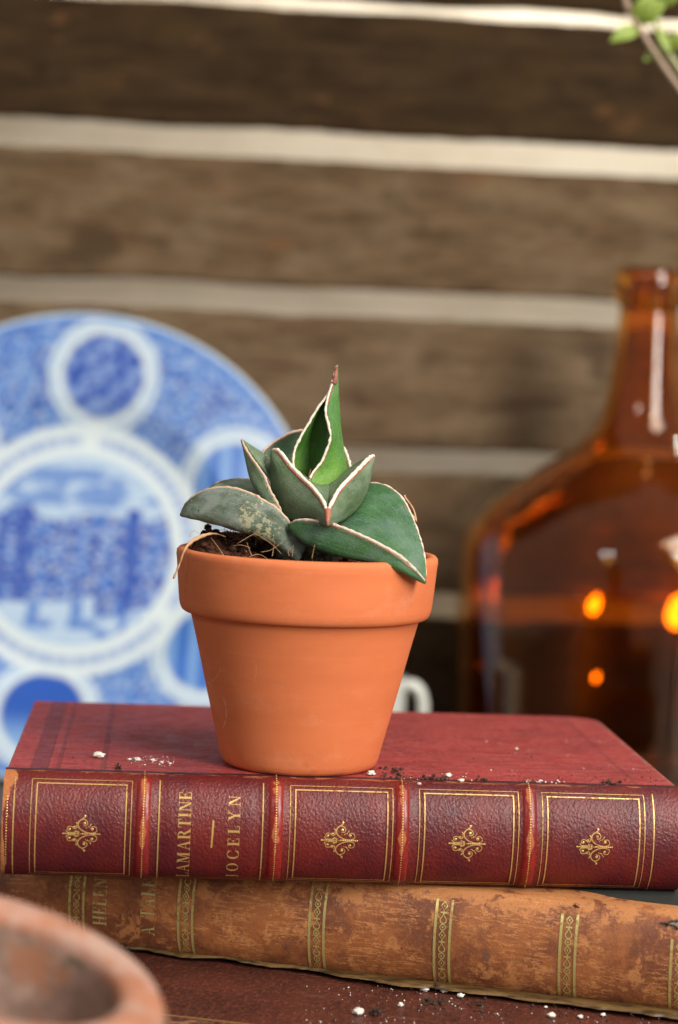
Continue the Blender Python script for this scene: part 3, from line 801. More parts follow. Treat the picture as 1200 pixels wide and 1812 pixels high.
for b in bands:                            # raised bands
    vs = []; uv = []; nu, nv = 11, 60
    for j in range(nv):
        vv_ = .07 + .84 * j / (nv - 1)
        e = sm(0, 7, j) * sm(0, 9, nv - 1 - j)
        for i in range(nu):
            t = i / (nu - 1) * 2 - 1
            vs.append(sp1s.pt(b + t * .21, vv_, -.01 + .10 * e * max(0, 1 - t * t) ** .6)); uv.append((t * .2, vv_))
    mk('raised_band', vs, grid_faces(nv, nu), M_band, red, uv=uv)
    V, Fc = [], []; dots(S1, [(b, .16 + k * .068, .020) for k in range(int((A1 - .5) / .068))], V, Fc, .10)
    mk('gilt_dots', V, Fc, M_gold, red)
V, Fc = [], []; dots(S1, [(.12, 1.0 + k * .075, .022) for k in range(26)], V, Fc, .012); mk('gilt_dots', V, Fc, M_gold, red)
def ux(px, py=1400): return u_at(px, py, O1, YAW1, -.45)
for (a, b) in ((57, 234), (514, 695), (742, 917), (959, 1139)):
    a, b = ux(a), ux(b); t, bt = .46, A1 - .40
    ls = [([(a, t), (a, bt)], .019), ([(b, t), (b, bt)], .019), ([(a, t), (b, t)], .019), ([(a, bt), (b, bt)], .019),
          ([(a + .14, t + .13), (a + .14, bt - .06)], .033), ([(b - .14, t + .13), (b - .14, bt - .06)], .033),
          ([(a + .12, t + .13), (b - .12, t + .13)], .036), ([(a + .12, bt - .09), (b - .12, bt - .09)], .026)]
    V, Fc = ribbons(S1, ls); mk('gilt_frame', V, Fc, M_gold, red)
for x, wd in ((27, .035), (283, .035), (466, .032), (1155, .030)):
    V, Fc = ribbons(S1, [([(ux(x), .40), (ux(x), A1 - .2)], wd)]); mk('gilt_line', V, Fc, M_gold, red)
def spiral(cx, cy, ra, rb, a0, a1, n=18):
    return [(cx + (ra + (rb - ra) * k / n) * math.cos(math.radians(a0 + (a1 - a0) * k / n)), cy + (ra + (rb - ra) * k / n) * math.sin(math.radians(a0 + (a1 - a0) * k / n))) for k in range(n + 1)]
def ornament(cu, cw, S, root, s=.49):
    ls, ds = [], []; yk = .86
    for m in (1, -1):
        def q(pts): return [(cu + x * s, cw - y * m * s * yk) for x, y in pts]
        c1 = [tuple(p)[:2] for p in catmull([(.86, .30, 0), (.84, .16, 0), (.62, .06, 0), (.30, .10, 0), (.02, .26, 0), (-.14, .48, 0), (-.12, .74, 0), (.06, .92, 0), (.26, .86, 0), (.36, .68, 0), (.28, .52, 0), (.12, .52, 0)], 40)]
        ls.append((q(c1), lambda t: .018 + .014 * math.sin(PI * t)))
        ls.append((q(spiral(.66, .32, .19, .08, 0, 260)), .021))
        ls.append((q(spiral(-.34, .42, .15, .06, 60, -220)), .024))
        ls.append((q(spiral(-.60, .30, .19, .08, 20, 270)), .022))
        ls.append((q([(-.80, .22), (-.70, .08), (-.40, .06), (-.2, .13), (-.08, .05)]), .03))
        ls.append((q([(-.14, .56), (-.26, .74)]), .035)); ls.append((q([(.06, .92), (.14, 1.0), (.22, 1.06)]), .03))
        ds += [(cu + x * s, cw - y * m * s * yk, r * .8) for x, y, r in ((.18, .66, .050), (.62, .32, .038), (-.34, .42, .032), (-.60, .28, .040), (.20, 1.12, .036), (.36, .42, .018), (.44, .46, .018), (.50, .54, .018), (.54, .62, .018), (.28, .38, .015))]
    ls.append(([(cu - 1.0 * s, cw), (cu - .2 * s, cw)], .030)); ls.append(([(cu - .05 * s, cw), (cu + 1.05 * s, cw)], .020))
    ds += [(cu + k * s, cw, .022) for k in (-.92, -.8, -.68, .1, .22, .34, .46, .58, .7, .8, .9, 1.0)]
    ls.append(([(cu - .32 * s, cw - .07), (cu - .14 * s, cw - .05), (cu - .14 * s, cw + .05), (cu - .32 * s, cw + .07)], .045))
    V, Fc = ribbons(S, ls, .013); dots(S, ds, V, Fc, .014); mk('gilt_ornament', V, Fc, M_gold, root)
for x in (143, 600, 826, 1052): ornament(u_at(x, 1475, O1, YAW1, -.88), A1 * .525, S1, red)
ul = lambda x: u_at(x, 1475, O1, YAW1, -.88)
lettering(S1, 'LAMARTINE', ul(337), A1 - .42, .74, .33, red, M_gold, .10)
lettering(S1, 'JOCELYN', ul(424), A1 - .45, .80, .31, red, M_gold, .34)
V, Fc = ribbons(S1, [([(ul(375), 2.22), (ul(377), 1.48)], .05)]); mk('gilt_dash', V, Fc, M_gold, red)

# --- the tan book under it
YAW2 = -.262; T2_ = 2.68; Zm = -T1_ - .02
qq = PZ(563, 1721, Zm - T2_); L2_, D2_ = 23.0, 14.0
ax2 = Vector((math.cos(YAW2), math.sin(YAW2), 0)); ay2 = Vector((-math.sin(YAW2), math.cos(YAW2), 0))
O2 = qq - ax2 * 10.6 + ay2 * .30
tan = thing('book', 'worn tan calf leather book with tarnished gold bands, middle of the stack', 'book', (O2.x, O2.y, Zm - T2_), YAW2, 'stacked antique books')
sp2 = Spine(L2_, T2_, .62); A2 = sp2.tab(); sp2s = shifted(sp2, T2_, T2_)
def S2(u, w_, off=0):
    p = sp2.at(u, w_, off); p.z += T2_; return p
spine_mesh(sp2s, tan, M_calf, .010, 5, 420, 56)
slab('front_board', rounded_outline(0, L2_, .02, D2_, (.1, .1, .2, .2)), T2_ - .26, T2_, M_calf, tan)
slab('back_board', rounded_outline(0, L2_, .02, D2_, (.1, .1, .2, .2)), 0, .22, M_calf, tan)
slab('page_block', rounded_outline(.3, L2_ - .3, -.15, D2_ - .4, (.05, .05, .05, .05)), .22, T2_ - .26, M_pages, tan, .03)
u2 = lambda x, y=1650: u_at(x, y, O2, YAW2, -.6)
def chain(cu, w0, w1, hw, root):
    ls = [([(cu - hw, w0), (cu - hw, w1)], .075), ([(cu + hw, w0), (cu + hw, w1)], .075)]
    w_ = w0 + .06; k = 0
    while w_ < w1 - .16:
        kind = k % 4
        if kind == 0:
            ls.append(([(cu, w_), (cu + .085, w_ + .12), (cu, w_ + .24), (cu - .085, w_ + .12), (cu, w_)], .032)); ls.append(([(cu, w_ + .09), (cu, w_ + .15)], .04)); w_ += .25
        elif kind == 1:
            ls.append(([(cu - .09, w_ + .05), (cu + .09, w_ + .05)], .045)); ls.append(([(cu, w_), (cu, w_ + .1)], .045)); w_ += .11
        elif kind == 2:
            ls.append((spiral(cu, w_ + .14, .085, .085, -50, 230), .034)); ls.append(([(cu - .05, w_ + .07), (cu, w_ - .02), (cu + .05, w_ + .07)], .032)); w_ += .24
        else:
            ls.append((spiral(cu, w_ + .085, .075, .075, 0, 360), .030)); ls.append((spiral(cu, w_ + .085, .018, .018, 0, 360, 6), .03)); w_ += .18
        k += 1
    V, Fc = ribbons(S2, ls); mk('gilt_band', V, Fc, M_oldgold, root)
for x, w0 in ((134, .15), (327, .18), (560, .22), (783, .48), (1006, .52), (1204, .9)):
    chain(u2(x), w0, A2 - .25, .205, tan)
lettering(S2, 'HELEN', u2(187), 2.22, .88, .40, tan, M_fade, .14)
lettering(S2, 'A TALE', u2(272), 2.38, .78, .40, tan, M_fade, .14)
# torn strip of the lower cover that sticks out under the spine
vs = []; n = 200; ed = []
for i in range(n):
    u = 5.0 + (L2_ - 5.0) * i / (n - 1)
    e = .04 + .44 * sm(10.4, 12.0, u) + .02 * math.sin(u * 3) + .16 * noise.noise(Vector((u * .8, 3, 1))) + .08 * noise.noise(Vector((u * 3.5, 3, 1)))
    if u > 17: e += .16 * sm(17, 20, u)
    lift = .05 + .05 * noise.noise(Vector((u * .7, 8, 1)))
    z = .02
    vs += [(u, .2, z + .10), (u, -.35 - e * .3, z + .08 + lift * .5), (u, -.35 - e, z + lift), (u, -.35 - e, z - .015 + lift), (u, .2, z - .01)]
mk('torn_leather_edge', vs, [tuple(reversed(q)) for q in grid_faces(n, 5, True)], M_flap, tan)
# slate coloured endpaper peeping out between the two upper books
zz = T2_ + .008
v = [(18.0, .95, zz), (18.3, .76, zz), (18.7, .62, zz), (19.4, .52, zz), (20.1, .50, zz), (20.9, .40, zz), (22.4, .42, zz), (22.4, 4, zz), (16.4, 4, zz), (17.2, 1.2, zz)]; f = [tuple(range(len(v)))]; mk('endpaper', v, f, M_slate, tan, smooth=False)

# --- the dark brown book at the bottom
YAW3 = -.235; Zb = Zm - T2_ - .07; T3_ = Zb + Z0
qb = PZ(350, 1806, Zb); L3_, D3_ = 27.0, 18.0
ax3 = Vector((math.cos(YAW3), math.sin(YAW3), 0))
O3 = qb - ax3 * 9.5
bot = thing('book', 'large dark brown leather book lying flat, bottom of the stack', 'book', (O3.x, O3.y, -Z0), YAW3, 'stacked antique books')
sp3 = Spine(L3_, T3_, .9); A3 = sp3.tab(); sp3s = shifted(sp3, T3_, T3_)
def S3(u, w_, off=0): p = sp3.at(u, w_, off); p.z += T3_; return p
M_brown2 = mat_leather('dark_spine_leather', (.055, .022, .018), (.03, .014, .013), (.30, .12, .05), 8, .015, .5, edge=.12)
spine_mesh(sp3s, bot, M_brown2, .012, 9, 260, 40)
slab('front_board', rounded_outline(0, L3_, .02, D3_, (.1, .1, .2, .2)), T3_ - .28, T3_, M_brown, bot)
slab('back_board', rounded_outline(0, L3_, .02, D3_, (.1, .1, .2, .2)), 0, .28, M_brown, bot)
slab('page_block', rounded_outline(.35, L3_ - .35, -.2, D3_ - .4, (.05, .05, .05, .05)), .28, T3_ - .28, M_pages, bot, .03)
flat3 = lambda u, w_, off=0: Vector((u, w_, T3_ + off))
V, Fc = ribbons(flat3, [([(.3, .16), (L3_ - .3, .16)], .075)], .006); mk('gilt_line', V, [tuple(reversed(q)) for q in Fc], M_gold, bot)

# ------------------------------------------------------------------ the terracotta pot
PB = PZ(529, 1351, 0); PX, PY = PB.x, PB.y
RZ = P(543, 974, PY).z
pot = thing('flower_pot', 'clean orange terracotta pot standing on the red book with a succulent in it', 'flower pot', (PX, PY, 0), 0)
H = RZ
body = [(.001, .02), (1.7, .02), (1.95, 0), (2.07, .03), (2.16, .12), (2.20, .25), (2.45, 1.25), (2.70, 2.25), (2.95, 3.3), (3.14, 4.05), (3.17, 4.17)]
rim = [(3.17, 4.17), (3.24, 4.21), (3.36, 4.22), (3.42, 4.26), (3.47, 4.36), (3.50, 4.5), (3.55, 5.0), (3.60, H - .35), (3.62, H - .2), (3.61, H - .08), (3.55, H - .015), (3.45, H), (3.36, H - .02), (3.28, H - .09), (3.25, H - .25), (3.18, 4.4), (2.9, 3.2), (2.2, .6), (2.0, .4), (.001, .4)]
def dprof(p, k=.12): return dense(p, k)
v, f = lathe(dprof(body), 160); mk('pot_body', v, f, M_terra, pot)
v, f = lathe(dprof(rim), 160); o = mk('pot_rim', v, f, M_terra, pot)

# soil in the pot: a clumpy heaped sheet with fibres
soil = thing('potting_soil', 'dark brown fibrous potting soil filling the terracotta pot around the succulent', 'soil', (PX, PY, H - .6))
vs = []; nr, na = 60, 180
for i in range(nr):
    r = 3.27 * i / (nr - 1)
    for j in range(na):
        a = 2 * PI * j / na; x, y = r * math.cos(a), r * math.sin(a)
        z = .22 + .62 * sm(-.1, 1.7, -x * .6 + y * .5) * sm(3.5, 2.8, r) - .1 * sm(0, 2, x) 
        z += .20 * noise.noise(Vector((x * 1.6, y * 1.6, 2))) + .14 * noise.noise(Vector((x * 4.5, y * 4.5, 3))) + .09 * abs(noise.noise(Vector((x * 11, y * 11, 4))))
        vs.append((x, y, z))
o = mk('soil_surface', vs, grid_faces(nr, na, True), M_soil, soil)
def soil_z(x, y):
    r = math.hypot(x, y)
    z = .22 + .62 * sm(-.1, 1.7, -x * .6 + y * .5) * sm(3.5, 2.8, r) - .1 * sm(0, 2, x)
    return z + .20 * noise.noise(Vector((x * 1.6, y * 1.6, 2))) + .14 * noise.noise(Vector((x * 4.5, y * 4.5, 3)))
# crumbs
V, Fc = [], []
def lump(c, r, seed, V, Fc, sub=1):
    bm = bmesh.new(); bmesh.ops.create_icosphere(bm, subdivisions=sub, radius=1)
    b = len(V)
    for q in bm.verts:
        k = 1 + .55 * noise.noise(q.co * 1.7 + Vector((seed * 3.1, seed, 0)))
        V.append(Vector(c) + Vector((q.co.x * r * k, q.co.y * r * k, q.co.z * r * k * .8)))
    bm.verts.index_update()
    for q in bm.faces: Fc.append(tuple(b + x.index for x in q.verts))
    bm.free()
for k in range(650):
    a = random.uniform(0, 2 * PI); r = 3.15 * math.sqrt(random.random()); x, y = r * math.cos(a), r * math.sin(a)
    lump((x, y, soil_z(x, y) + .05), random.uniform(.04, .13), k, V, Fc)
tag(mk('soil_crumbs', V, Fc, M_soil, soil), kind='stuff')
V, Fc = [], []
for k in range(230):
    a = random.uniform(0, 2 * PI); r = 3.1 * math.sqrt(random.random()); x, y = r * math.cos(a), r * math.sin(a)
    z = soil_z(x, y) + .03; d = random.uniform(0, 2 * PI); L = random.uniform(.2, .75); up = random.choice((.05, .15, .3, .45))
    p = [Vector((x, y, z))]
    for s in range(1, 5):
        d += random.uniform(-.5, .5); q = p[-1] + Vector((math.cos(d) * L / 4, math.sin(d) * L / 4, up * (.5 - s / 6) * .8))
        if math.hypot(q.x, q.y) > 3.2: break
        p.append(q)
    if len(p) < 3: continue
    tv, tf = tube(catmull(p, 10), random.uniform(.007, .013), 5, len(V)); V += tv; Fc += tf
tag(mk('root_fibres', V, Fc, M_fibre, soil), kind='stuff')
V, Fc = [], []
def SP(px, py, dz): p = P(px, py, PY + dz); return Vector((p.x - PX, p.y - PY, p.z - (H - .6)))
for pts in (((398, 986, -2.7), (386, 968, -2.5), (374, 952, -2.4)), ((482, 984, -3.1), (484, 972, -3.0), (486, 961, -3.0)), ((462, 977, -2.7), (480, 973, -2.7), (500, 959, -2.7)), ((517, 986, -3.1), (518, 976, -3.1), (519, 965, -3.1)), ((552, 988, -3.2), (554, 978, -3.2), (557, 964, -3.2)),
            ((420, 962, -2), (440, 950, -2), (452, 945, -2), (480, 962, -2.1), (498, 980, -2.2)), ((360, 951, -1), (352, 944, -1), (343, 938, -1)), ((336, 950, -1.2), (338, 943, -1.2), (346, 938, -1.2)), ((395, 948, 0), (397, 938, 0), (399, 929, 0)), ((410, 946, 0), (418, 936, 0), (424, 938, 0)), ((425, 948, 0), (432, 938, 0), (438, 941, 0)), ((446, 984, -3), (441, 972, -3), (437, 960, -3)), ((512, 984, -3.1), (510, 976, -3.1), (516, 968, -3.1))):
    tv, tf = tube(catmull([SP(*q) for q in pts], 12), lambda t: .0075 * (1.1 - .5 * t), 5, len(V)); V += tv; Fc += tf
tag(mk('root_fibres', V, Fc, M_fibre2, soil), kind='stuff')
# dry root strand hanging over the rim at the left
pts = [P(400, 950, PY - .8), P(385, 945, PY - .9), P(370, 945, PY - 1.2), P(350, 952, PY - 1.5), P(336, 961, PY - 1.75), P(326, 975, PY - 1.95), P(318, 997, PY - 1.9), P(312, 1012, PY - 1.9), P(307, 1024, PY - 1.9)]
pts = [Vector((p.x - PX, p.y - PY, p.z - (H - .6))) for p in pts]
path = catmull(pts, 60)
v, f = tube(path, lambda t: .014 + .036 * math.exp(-((t - .42) / .22) ** 2) + .014 * t + .006 * math.sin(t * 60), 8)
o = mk('dry_root', v, f, M_fibre2, None, loc=(PX, PY, H - .6)); tag(o, 'tan dry root strand hanging over the left rim of the clean terracotta pot', 'root')
v2 = None

# ------------------------------------------------------------------ the succulent
plant = thing('succulent_plant', 'small rosette succulent with grey green keeled leaves edged in cream and rust', 'succulent', (PX, PY, H - .6))
PO = Vector((PX, PY, H - .6))
def LP(q): p = P(300 + q[0] / 2.4, 630 + q[1] / 2.4, PY + q[2]); return p - PO
def cross(pts, m):
    return catmull(pts, m)
def leaf(rows, mat, margins=(), n=60, m=22, th=.09, mrad=.05, label=None, round_=True, base_t=None, cream=M_cream, outer=None, mred=M_redm, ratio=1.0, name='leaf', subtip=0):
    """rows: edge, keel, edge ... each from base to tip in plan coordinates; the blade is the smooth skin through them"""
    R_ = [catmull([LP(q) for q in r], n) for r in rows]
    vs = []; uv = []
    for i in range(n):
        cs = catmull([r[i] for r in R_], m) if round_ else [R_[k].__getitem__(i) for k in range(len(R_))]
        for j, p in enumerate(cs): vs.append(p); uv.append((i / (n - 1), j / (m - 1)))
    o = mk(name, vs, grid_faces(n, len(cs)), mat, plant, uv=uv)
    s = o.modifiers.new('thickness', 'SOLIDIFY'); s.thickness = th * CM; s.offset = 0
    if label: o['label'] = label
    for (ri, rj) in margins:              # ri: the edge row, rj: the row it leans to (red line side)
        E_ = R_[ri]; K_ = R_[rj]
        p1 = []; p2 = []
        for i in range(n):
            d = (K_[i] - E_[i]); d = d.normalized() if d.length > 1e-6 else Vector((0, 0, 0))
            jt = Vector((noise.noise(Vector((i * .45, ri, 1))), noise.noise(Vector((i * .45, ri, 5))), noise.noise(Vector((i * .5, ri, 9))))) * .016
            p1.append(E_[i] + jt - d * .012); p2.append(E_[i] + d * (mrad * .95) + Vector((0, -.03, 0)))
        tv, tf = tube(p1, lambda t: mrad * (1 + .50 * noise.noise(Vector((t * 27, ri, 2))) + .25 * noise.noise(Vector((t * 60, ri, 4)))) * (.55 + .45 * min(1, (1 - t) * 9)), 8)
        k0 = len(tv); f1 = len(tf)
        tv2, tf2 = tube(p2, lambda t: mrad * .55 * ratio * (1 + .25 * noise.noise(Vector((t * 20, ri, 7)))) * (.5 + .5 * min(1, (1 - t) * 9)), 7, k0)
        mk('leaf_margin', tv + tv2, tf + tf2, [cream, mred], o, mi=[0] * f1 + [1] * len(tf2))
    return o
# back leaf, behind the spike
leaf([[(470, 640, .6), (420, 520, .9), (398, 420, 1.2), (430, 378, 1.4), (480, 345, 1.5), (530, 322, 1.6), (590, 312, 1.7)],
      [(520, 650, .7), (500, 560, 1.0), (500, 480, 1.5), (520, 430, 1.7), (550, 390, 1.8), (575, 350, 1.8), (592, 314, 1.7)],
      [(600, 640, .7), (600, 520, 1.1), (600, 460, 1.6), (600, 420, 1.8), (598, 380, 1.8), (596, 340, 1.8), (594, 313, 1.7)]],
     M_leaf_back, [(0, 1)], th=.08, mrad=.036, cream=M_pink, label='dull round leaf behind the central spike')
leaf([[(700, 620, .4), (690, 520, .8), (690, 450, 1.0), (700, 400, 1.1), (722, 368, 1.2)],
      [(740, 620, .4), (735, 540, .8), (728, 470, 1.0), (726, 410, 1.1), (724, 370, 1.2)],
      [(770, 620, .3), (774, 540, .6), (768, 480, .8), (750, 415, 1.0), (726, 369, 1.2)]],
     M_leaf_back, [(2, 1)], th=.08, mrad=.042, cream=M_cream, label='narrow leaf edge peeping out right of the central spike')
# left lower leaf: F front edge, K keel, U back edge
leaf([[(585, 800, -1.25), (530, 745, -1.35), (500, 700, -1.4), (460, 655, -1.4), (410, 622, -1.35), (350, 590, -1.3), (290, 568, -1.2), (230, 561, -1.1), (170, 568, -.95), (115, 592, -.8), (72, 628, -.7), (50, 670, -.6)],
      [(545, 870, -1.3), (500, 828, -1.35), (440, 792, -1.35), (370, 762, -1.3), (300, 741, -1.25), (230, 720, -1.15), (160, 701, -1.0), (100, 686, -.85), (50, 674, -.6)],
      [(600, 700, .0), (520, 640, .3), (440, 580, .5), (360, 536, .7), (300, 526, .75), (250, 530, .7), (205, 543, .5), (160, 570, .3), (110, 600, .0), (50, 672, -.6)]],
     M_leaf_under, [(0, 1), (2, 1)], th=.11, mrad=.046, cream=M_tan, ratio=.6, label='grey scabbed leaf spreading to the left over the soil')
# upper left leaf
leaf([[(470, 668, -1.15), (466, 645, -1.1), (440, 598, -1.05), (420, 560, -1.0), (400, 510, -.9), (370, 465, -.75), (335, 415, -.5), (314, 375, -.3), (308, 355, -.2)],
      [(466, 672, -1.1), (420, 632, -.95), (380, 585, -.8), (352, 535, -.65), (338, 490, -.5), (325, 430, -.35), (316, 385, -.25), (308, 357, -.2)],
      [(470, 660, -.2), (440, 610, -.1), (410, 560, 0), (390, 520, .1), (370, 470, .1), (345, 420, 0), (322, 375, -.1), (308, 356, -.2)]],
     M_leaf_mid, [(0, 1)], th=.08, mrad=.042, cream=M_tan, ratio=.5)
leaf([[(480, 690, -.5), (470, 620, -.5), (450, 560, -.4), (410, 500, -.3), (370, 450, -.25), (335, 400, -.22), (308, 356, -.2)],
      [(530, 660, -.1), (520, 580, .1), (490, 510, .2), (440, 450, .2), (400, 417, .1), (350, 384, -.05), (309, 356, -.2)]],
     M_leaf_mid, [], th=.07, m=8)
# right leaf
leaf([[(517, 712, -1.55), (560, 698, -1.8), (640, 706, -2.1), (700, 719, -2.25), (780, 750, -2.45), (850, 781, -2.6), (920, 817, -2.75), (980, 853, -2.8), (1030, 898, -2.75), (1062, 932, -2.6), (1085, 960, -2.4)],
      [(512, 722, -1.5), (530, 752, -1.6), (560, 778, -1.75), (600, 804, -1.9), (680, 838, -2.15), (780, 860, -2.4), (850, 872, -2.55), (920, 888, -2.7), (980, 911, -2.75), (1040, 941, -2.65), (1085, 963, -2.4)],
      [(640, 760, -1.2), (720, 700, -1.0), (780, 720, -1.4), (850, 745, -1.6), (920, 790, -1.95), (980, 830, -2.15), (1020, 860, -2.3), (1060, 910, -2.4), (1085, 960, -2.4)],
      [(680, 640, .1), (740, 590, .1), (800, 560, .0), (855, 544, -.1), (905, 550, -.25), (950, 572, -.45), (990, 612, -.7), (1020, 668, -1.0), (1045, 728, -1.35), (1065, 790, -1.7), (1077, 840, -1.95), (1084, 900, -2.2), (1085, 960, -2.4)]],
     M_leaf_right, [(0, 1), (3, 2)], n=70, m=40, th=.09, mrad=.046, cream=M_pink, label='broad blue green leaf drooping over the right rim')
# central boat shaped leaf that points at the viewer
bt = [(432, 425), (430, 500), (440, 585), (468, 650), (517, 697), (600, 706), (672, 722), (717, 706), (747, 690), (792, 655), (827, 600), (850, 530), (864, 445)]
mgn = [(440, 400), (468, 408), (515, 468), (570, 524), (620, 574), (652, 620), (671, 668), (692, 620), (725, 563), (770, 515), (815, 468), (845, 438), (866, 425)]
dm = [-.2, -.45, -.9, -1.3, -1.7, -2.05, -2.45, -2.1, -1.75, -1.4, -1.0, -.65, -.4]
db = [-.1, -.3, -.55, -.8, -1.1, -1.6, -2.55, -1.8, -1.4, -1.0, -.7, -.45, -.3]
mid = [((a[0] + b[0]) / 2 + (-4 if i < 6 else 4), (a[1] + b[1]) / 2, (dm[i] + db[i]) / 2 - .18) for i, (a, b) in enumerate(zip(bt, mgn))]
mid[6] = (672, 697, -2.6)
inn = [(443, 402, -.15), (475, 420, -.2), (520, 480, -.2), (560, 505, -.2), (597, 530, -.2), (640, 545, -.3), (680, 546, -.4), (720, 522, -.3), (757, 488, -.2), (790, 464, -.2), (820, 446, -.25), (845, 434, -.3), (866, 426, -.4)]
inn2 = [(450, 560, .1), (490, 590, .1), (530, 610, .0), (570, 620, -.1), (610, 640, -.2), (645, 650, -.3), (680, 655, -.4), (715, 640, -.3), (750, 620, -.2), (780, 590, -.1), (810, 560, 0), (835, 520, -.1), (864, 440, -.3)]
vl = [(470, 470, -.7), (500, 510, -.9), (560, 590, -1.1), (590, 620, -1.2), (620, 640, -1.35), (652, 655, -1.5), (676, 665, -1.8), (700, 650, -1.5), (730, 610, -1.2), (770, 560, -1.0), (810, 500, -.8), (840, 455, -.6), (866, 428, -.4)]
def rowpts(a, d): return [(p[0], p[1], d[i]) for i, p in enumerate(a)]
def pieces(i0, i1):
    ii = range(i0, i1)
    return [[rowpts(mgn, dm)[i] for i in ii], [mid[i] for i in ii], [rowpts(bt, db)[i] for i in ii]]
lf = leaf([r for r in pieces(0, 7)], M_leaf_mid, [(0, 1)], n=44, m=14, th=.06, mrad=.056, label='folded front leaf pointing at the viewer', cream=M_cream)
rt = [list(reversed(r)) for r in pieces(6, 13)]
def add_face(rows, mat, margins, parent, n=44, m=14, mrad=.056):
    o = leaf(rows, mat, margins, n=n, m=m, th=.06, mrad=mrad, name='blade')
    o.parent = lf
    for k_, c in enumerate(list(o.children)):       # margins hang from the leaf itself
        c.parent = lf
    return o
add_face(rt, M_leaf_mid, [(0, 1)], lf)
add_face([rowpts(mgn, dm)[6:], vl[6:], inn[6:]] if False else [[rowpts(mgn, dm)[i] for i in range(6, 13)], [((a[0] * .5 + b[0] * .5), (a[1] * .5 + b[1] * .5) + 4, (dm[i] * .5 + b[2] * .5) - .0) for i, a, b in [(i, mgn[i], inn[i]) for i in range(6, 13)]], [inn[i] for i in range(6, 13)], [inn2[i] for i in range(6, 13)]], M_leaf_mid, [], lf)
add_face([[rowpts(mgn, dm)[i] for i in range(0, 7)], [inn[i] for i in range(0, 7)], [inn2[i] for i in range(0, 7)]], M_leaf_mid, [], lf)
tipv, tipf = tube(catmull([LP((672, 655, -2.45)), LP((673, 680, -2.6)), LP((672, 700, -2.72)), LP((671, 722, -2.75))], 14), lambda t: .085 * (1 - t) ** .6 + .012, 10)
mk('leaf_tip', tipv, tipf, M_tip, lf)
for a, b in (((440, 402, -.2), (428, 425, -.25)), ((864, 427, -.4), (868, 420, -.4))):
    tv, tf = tube([LP(a), LP(b)], lambda t: .04 * (1 - t) + .01, 6); mk('leaf_tip', tv, tf, M_tip, lf)
# the central spike: rolled leaf, edge - inner wall - back - right side - front edge
spk = leaf([[(575, 620, -.55), (545, 520, -.45), (527, 465, -.35), (531, 405, -.3), (557, 345, -.25), (592, 285, -.2), (632, 218, -.15), (672, 165, -.1), (690, 120, -.05), (702, 78, 0), (712, 40, 0)],
      [(600, 620, .2), (575, 520, .35), (560, 460, .4), (570, 400, .4), (600, 340, .38), (625, 280, .3), (652, 215, .2), (678, 165, .1), (692, 125, .05), (703, 80, 0), (712, 40, 0)],
      [(680, 620, .3), (690, 520, .5), (690, 460, .5), (692, 400, .45), (695, 340, .4), (697, 280, .3), (699, 215, .2), (700, 165, .1), (703, 125, .05), (709, 80, 0), (712, 40, 0)],
      [(760, 620, -.1), (760, 540, 0), (752, 470, .1), (740, 405, .1), (730, 340, .1), (724, 280, .1), (719, 215, .05), (716, 165, 0), (715, 125, 0), (714, 80, 0), (712, 40, 0)],
      [(600, 620, -.75), (597, 530, -.7), (615, 490, -.62), (645, 452, -.55), (668, 400, -.5), (684, 345, -.45), (676, 290, -.38), (664, 240, -.3), (672, 185, -.2), (690, 125, -.08), (712, 40, 0)]],
     M_leaf_spike, [(0, 1), (4, 3)], n=80, m=44, th=.05, mrad=.036, cream=M_cream, label='bright green folded central spike')
tv, tf = tube(catmull([LP((697, 118, -.05)), LP((703, 90, -.03)), LP((708, 62, -.02)), LP((711, 44, 0)), LP((712, 38, 0))], 16), lambda t: .075 * (1 - t) ** .55 + .012, 8)
mk('leaf_tip', tv, tf, M_tip, spk)
tv, tf = tube([LP((585, 540, -.35)), LP((594, 510, -.35)), LP((600, 478, -.35))], lambda t: .05 * (1 - t) + .006, 8)
mk('dry_sheath', tv, tf, M_fibre, plant)
# stubby base of the rosette
v, f = lathe([(.001, -.1), (.75, -.1), (.85, .3), (.95, .8), (.9, 1.3), (.6, 1.7), (.001, 1.75)], 32)
cb = LP((590, 720, -.35))
mk('stem', [(a + cb.x, b + cb.y + .2, c + .0) for a, b, c in v], f, M_leaf_under, plant)
# dried bract behind the right leaf
tv, tf = tube(catmull([LP((990, 660, -.4)), LP((1035, 680, -.5)), LP((1048, 705, -.5)), LP((1035, 650, -.4)), LP((1000, 600, -.3)), LP((998, 590, -.3))], 20), .03, 6)
mk('dry_sheath', tv, tf, M_fibre2, plant)

# ------------------------------------------------------------------ the old pot in the foreground
OC = P(-4, 1694, 42.0)
old = thing('flower_pot', 'weathered old terracotta pot with a thick chipped lip, blurred in the lower left corner', 'flower pot', (OC.x, OC.y, -Z0), 0)
oprof_out = [(2.0, -6.0), (2.15, -5.95), (2.3, -5.4), (2.9, -2.4), (3.1, -1.95), (3.3, -1.85), (3.42, -1.7), (3.50, -1.2), (3.50, -.8), (3.42, -.25), (3.25, -.04), (3.0, 0.0), (2.72, -.01), (2.55, -.06), (2.46, -.18), (2.45, -.35)]
oprof_in = [(2.45, -.35), (2.42, -1.2), (2.35, -2.0), (2.2, -2.6), (1.6, -2.75), (.001, -2.8)]
NV = Vector((.27, -.10, .957)).normalized(); q = NV.to_track_quat('Z', 'Y').to_matrix()
def place(vs): return [q @ Vector(a) + Vector((0, 0, OC.z + Z0)) for a in vs]
v, f = lathe(dense(oprof_out, .15), 120, .012); mk('pot_body', place(v), f, M_old, old)
v, f = lathe(dense(oprof_in, .2), 120, .012); mk('pot_inside', place(v), f, M_oldin, old)
v, f = lathe([(.001, -6.0), (2.0, -6.0)], 60); mk('pot_base', place(v), f, M_old, old)

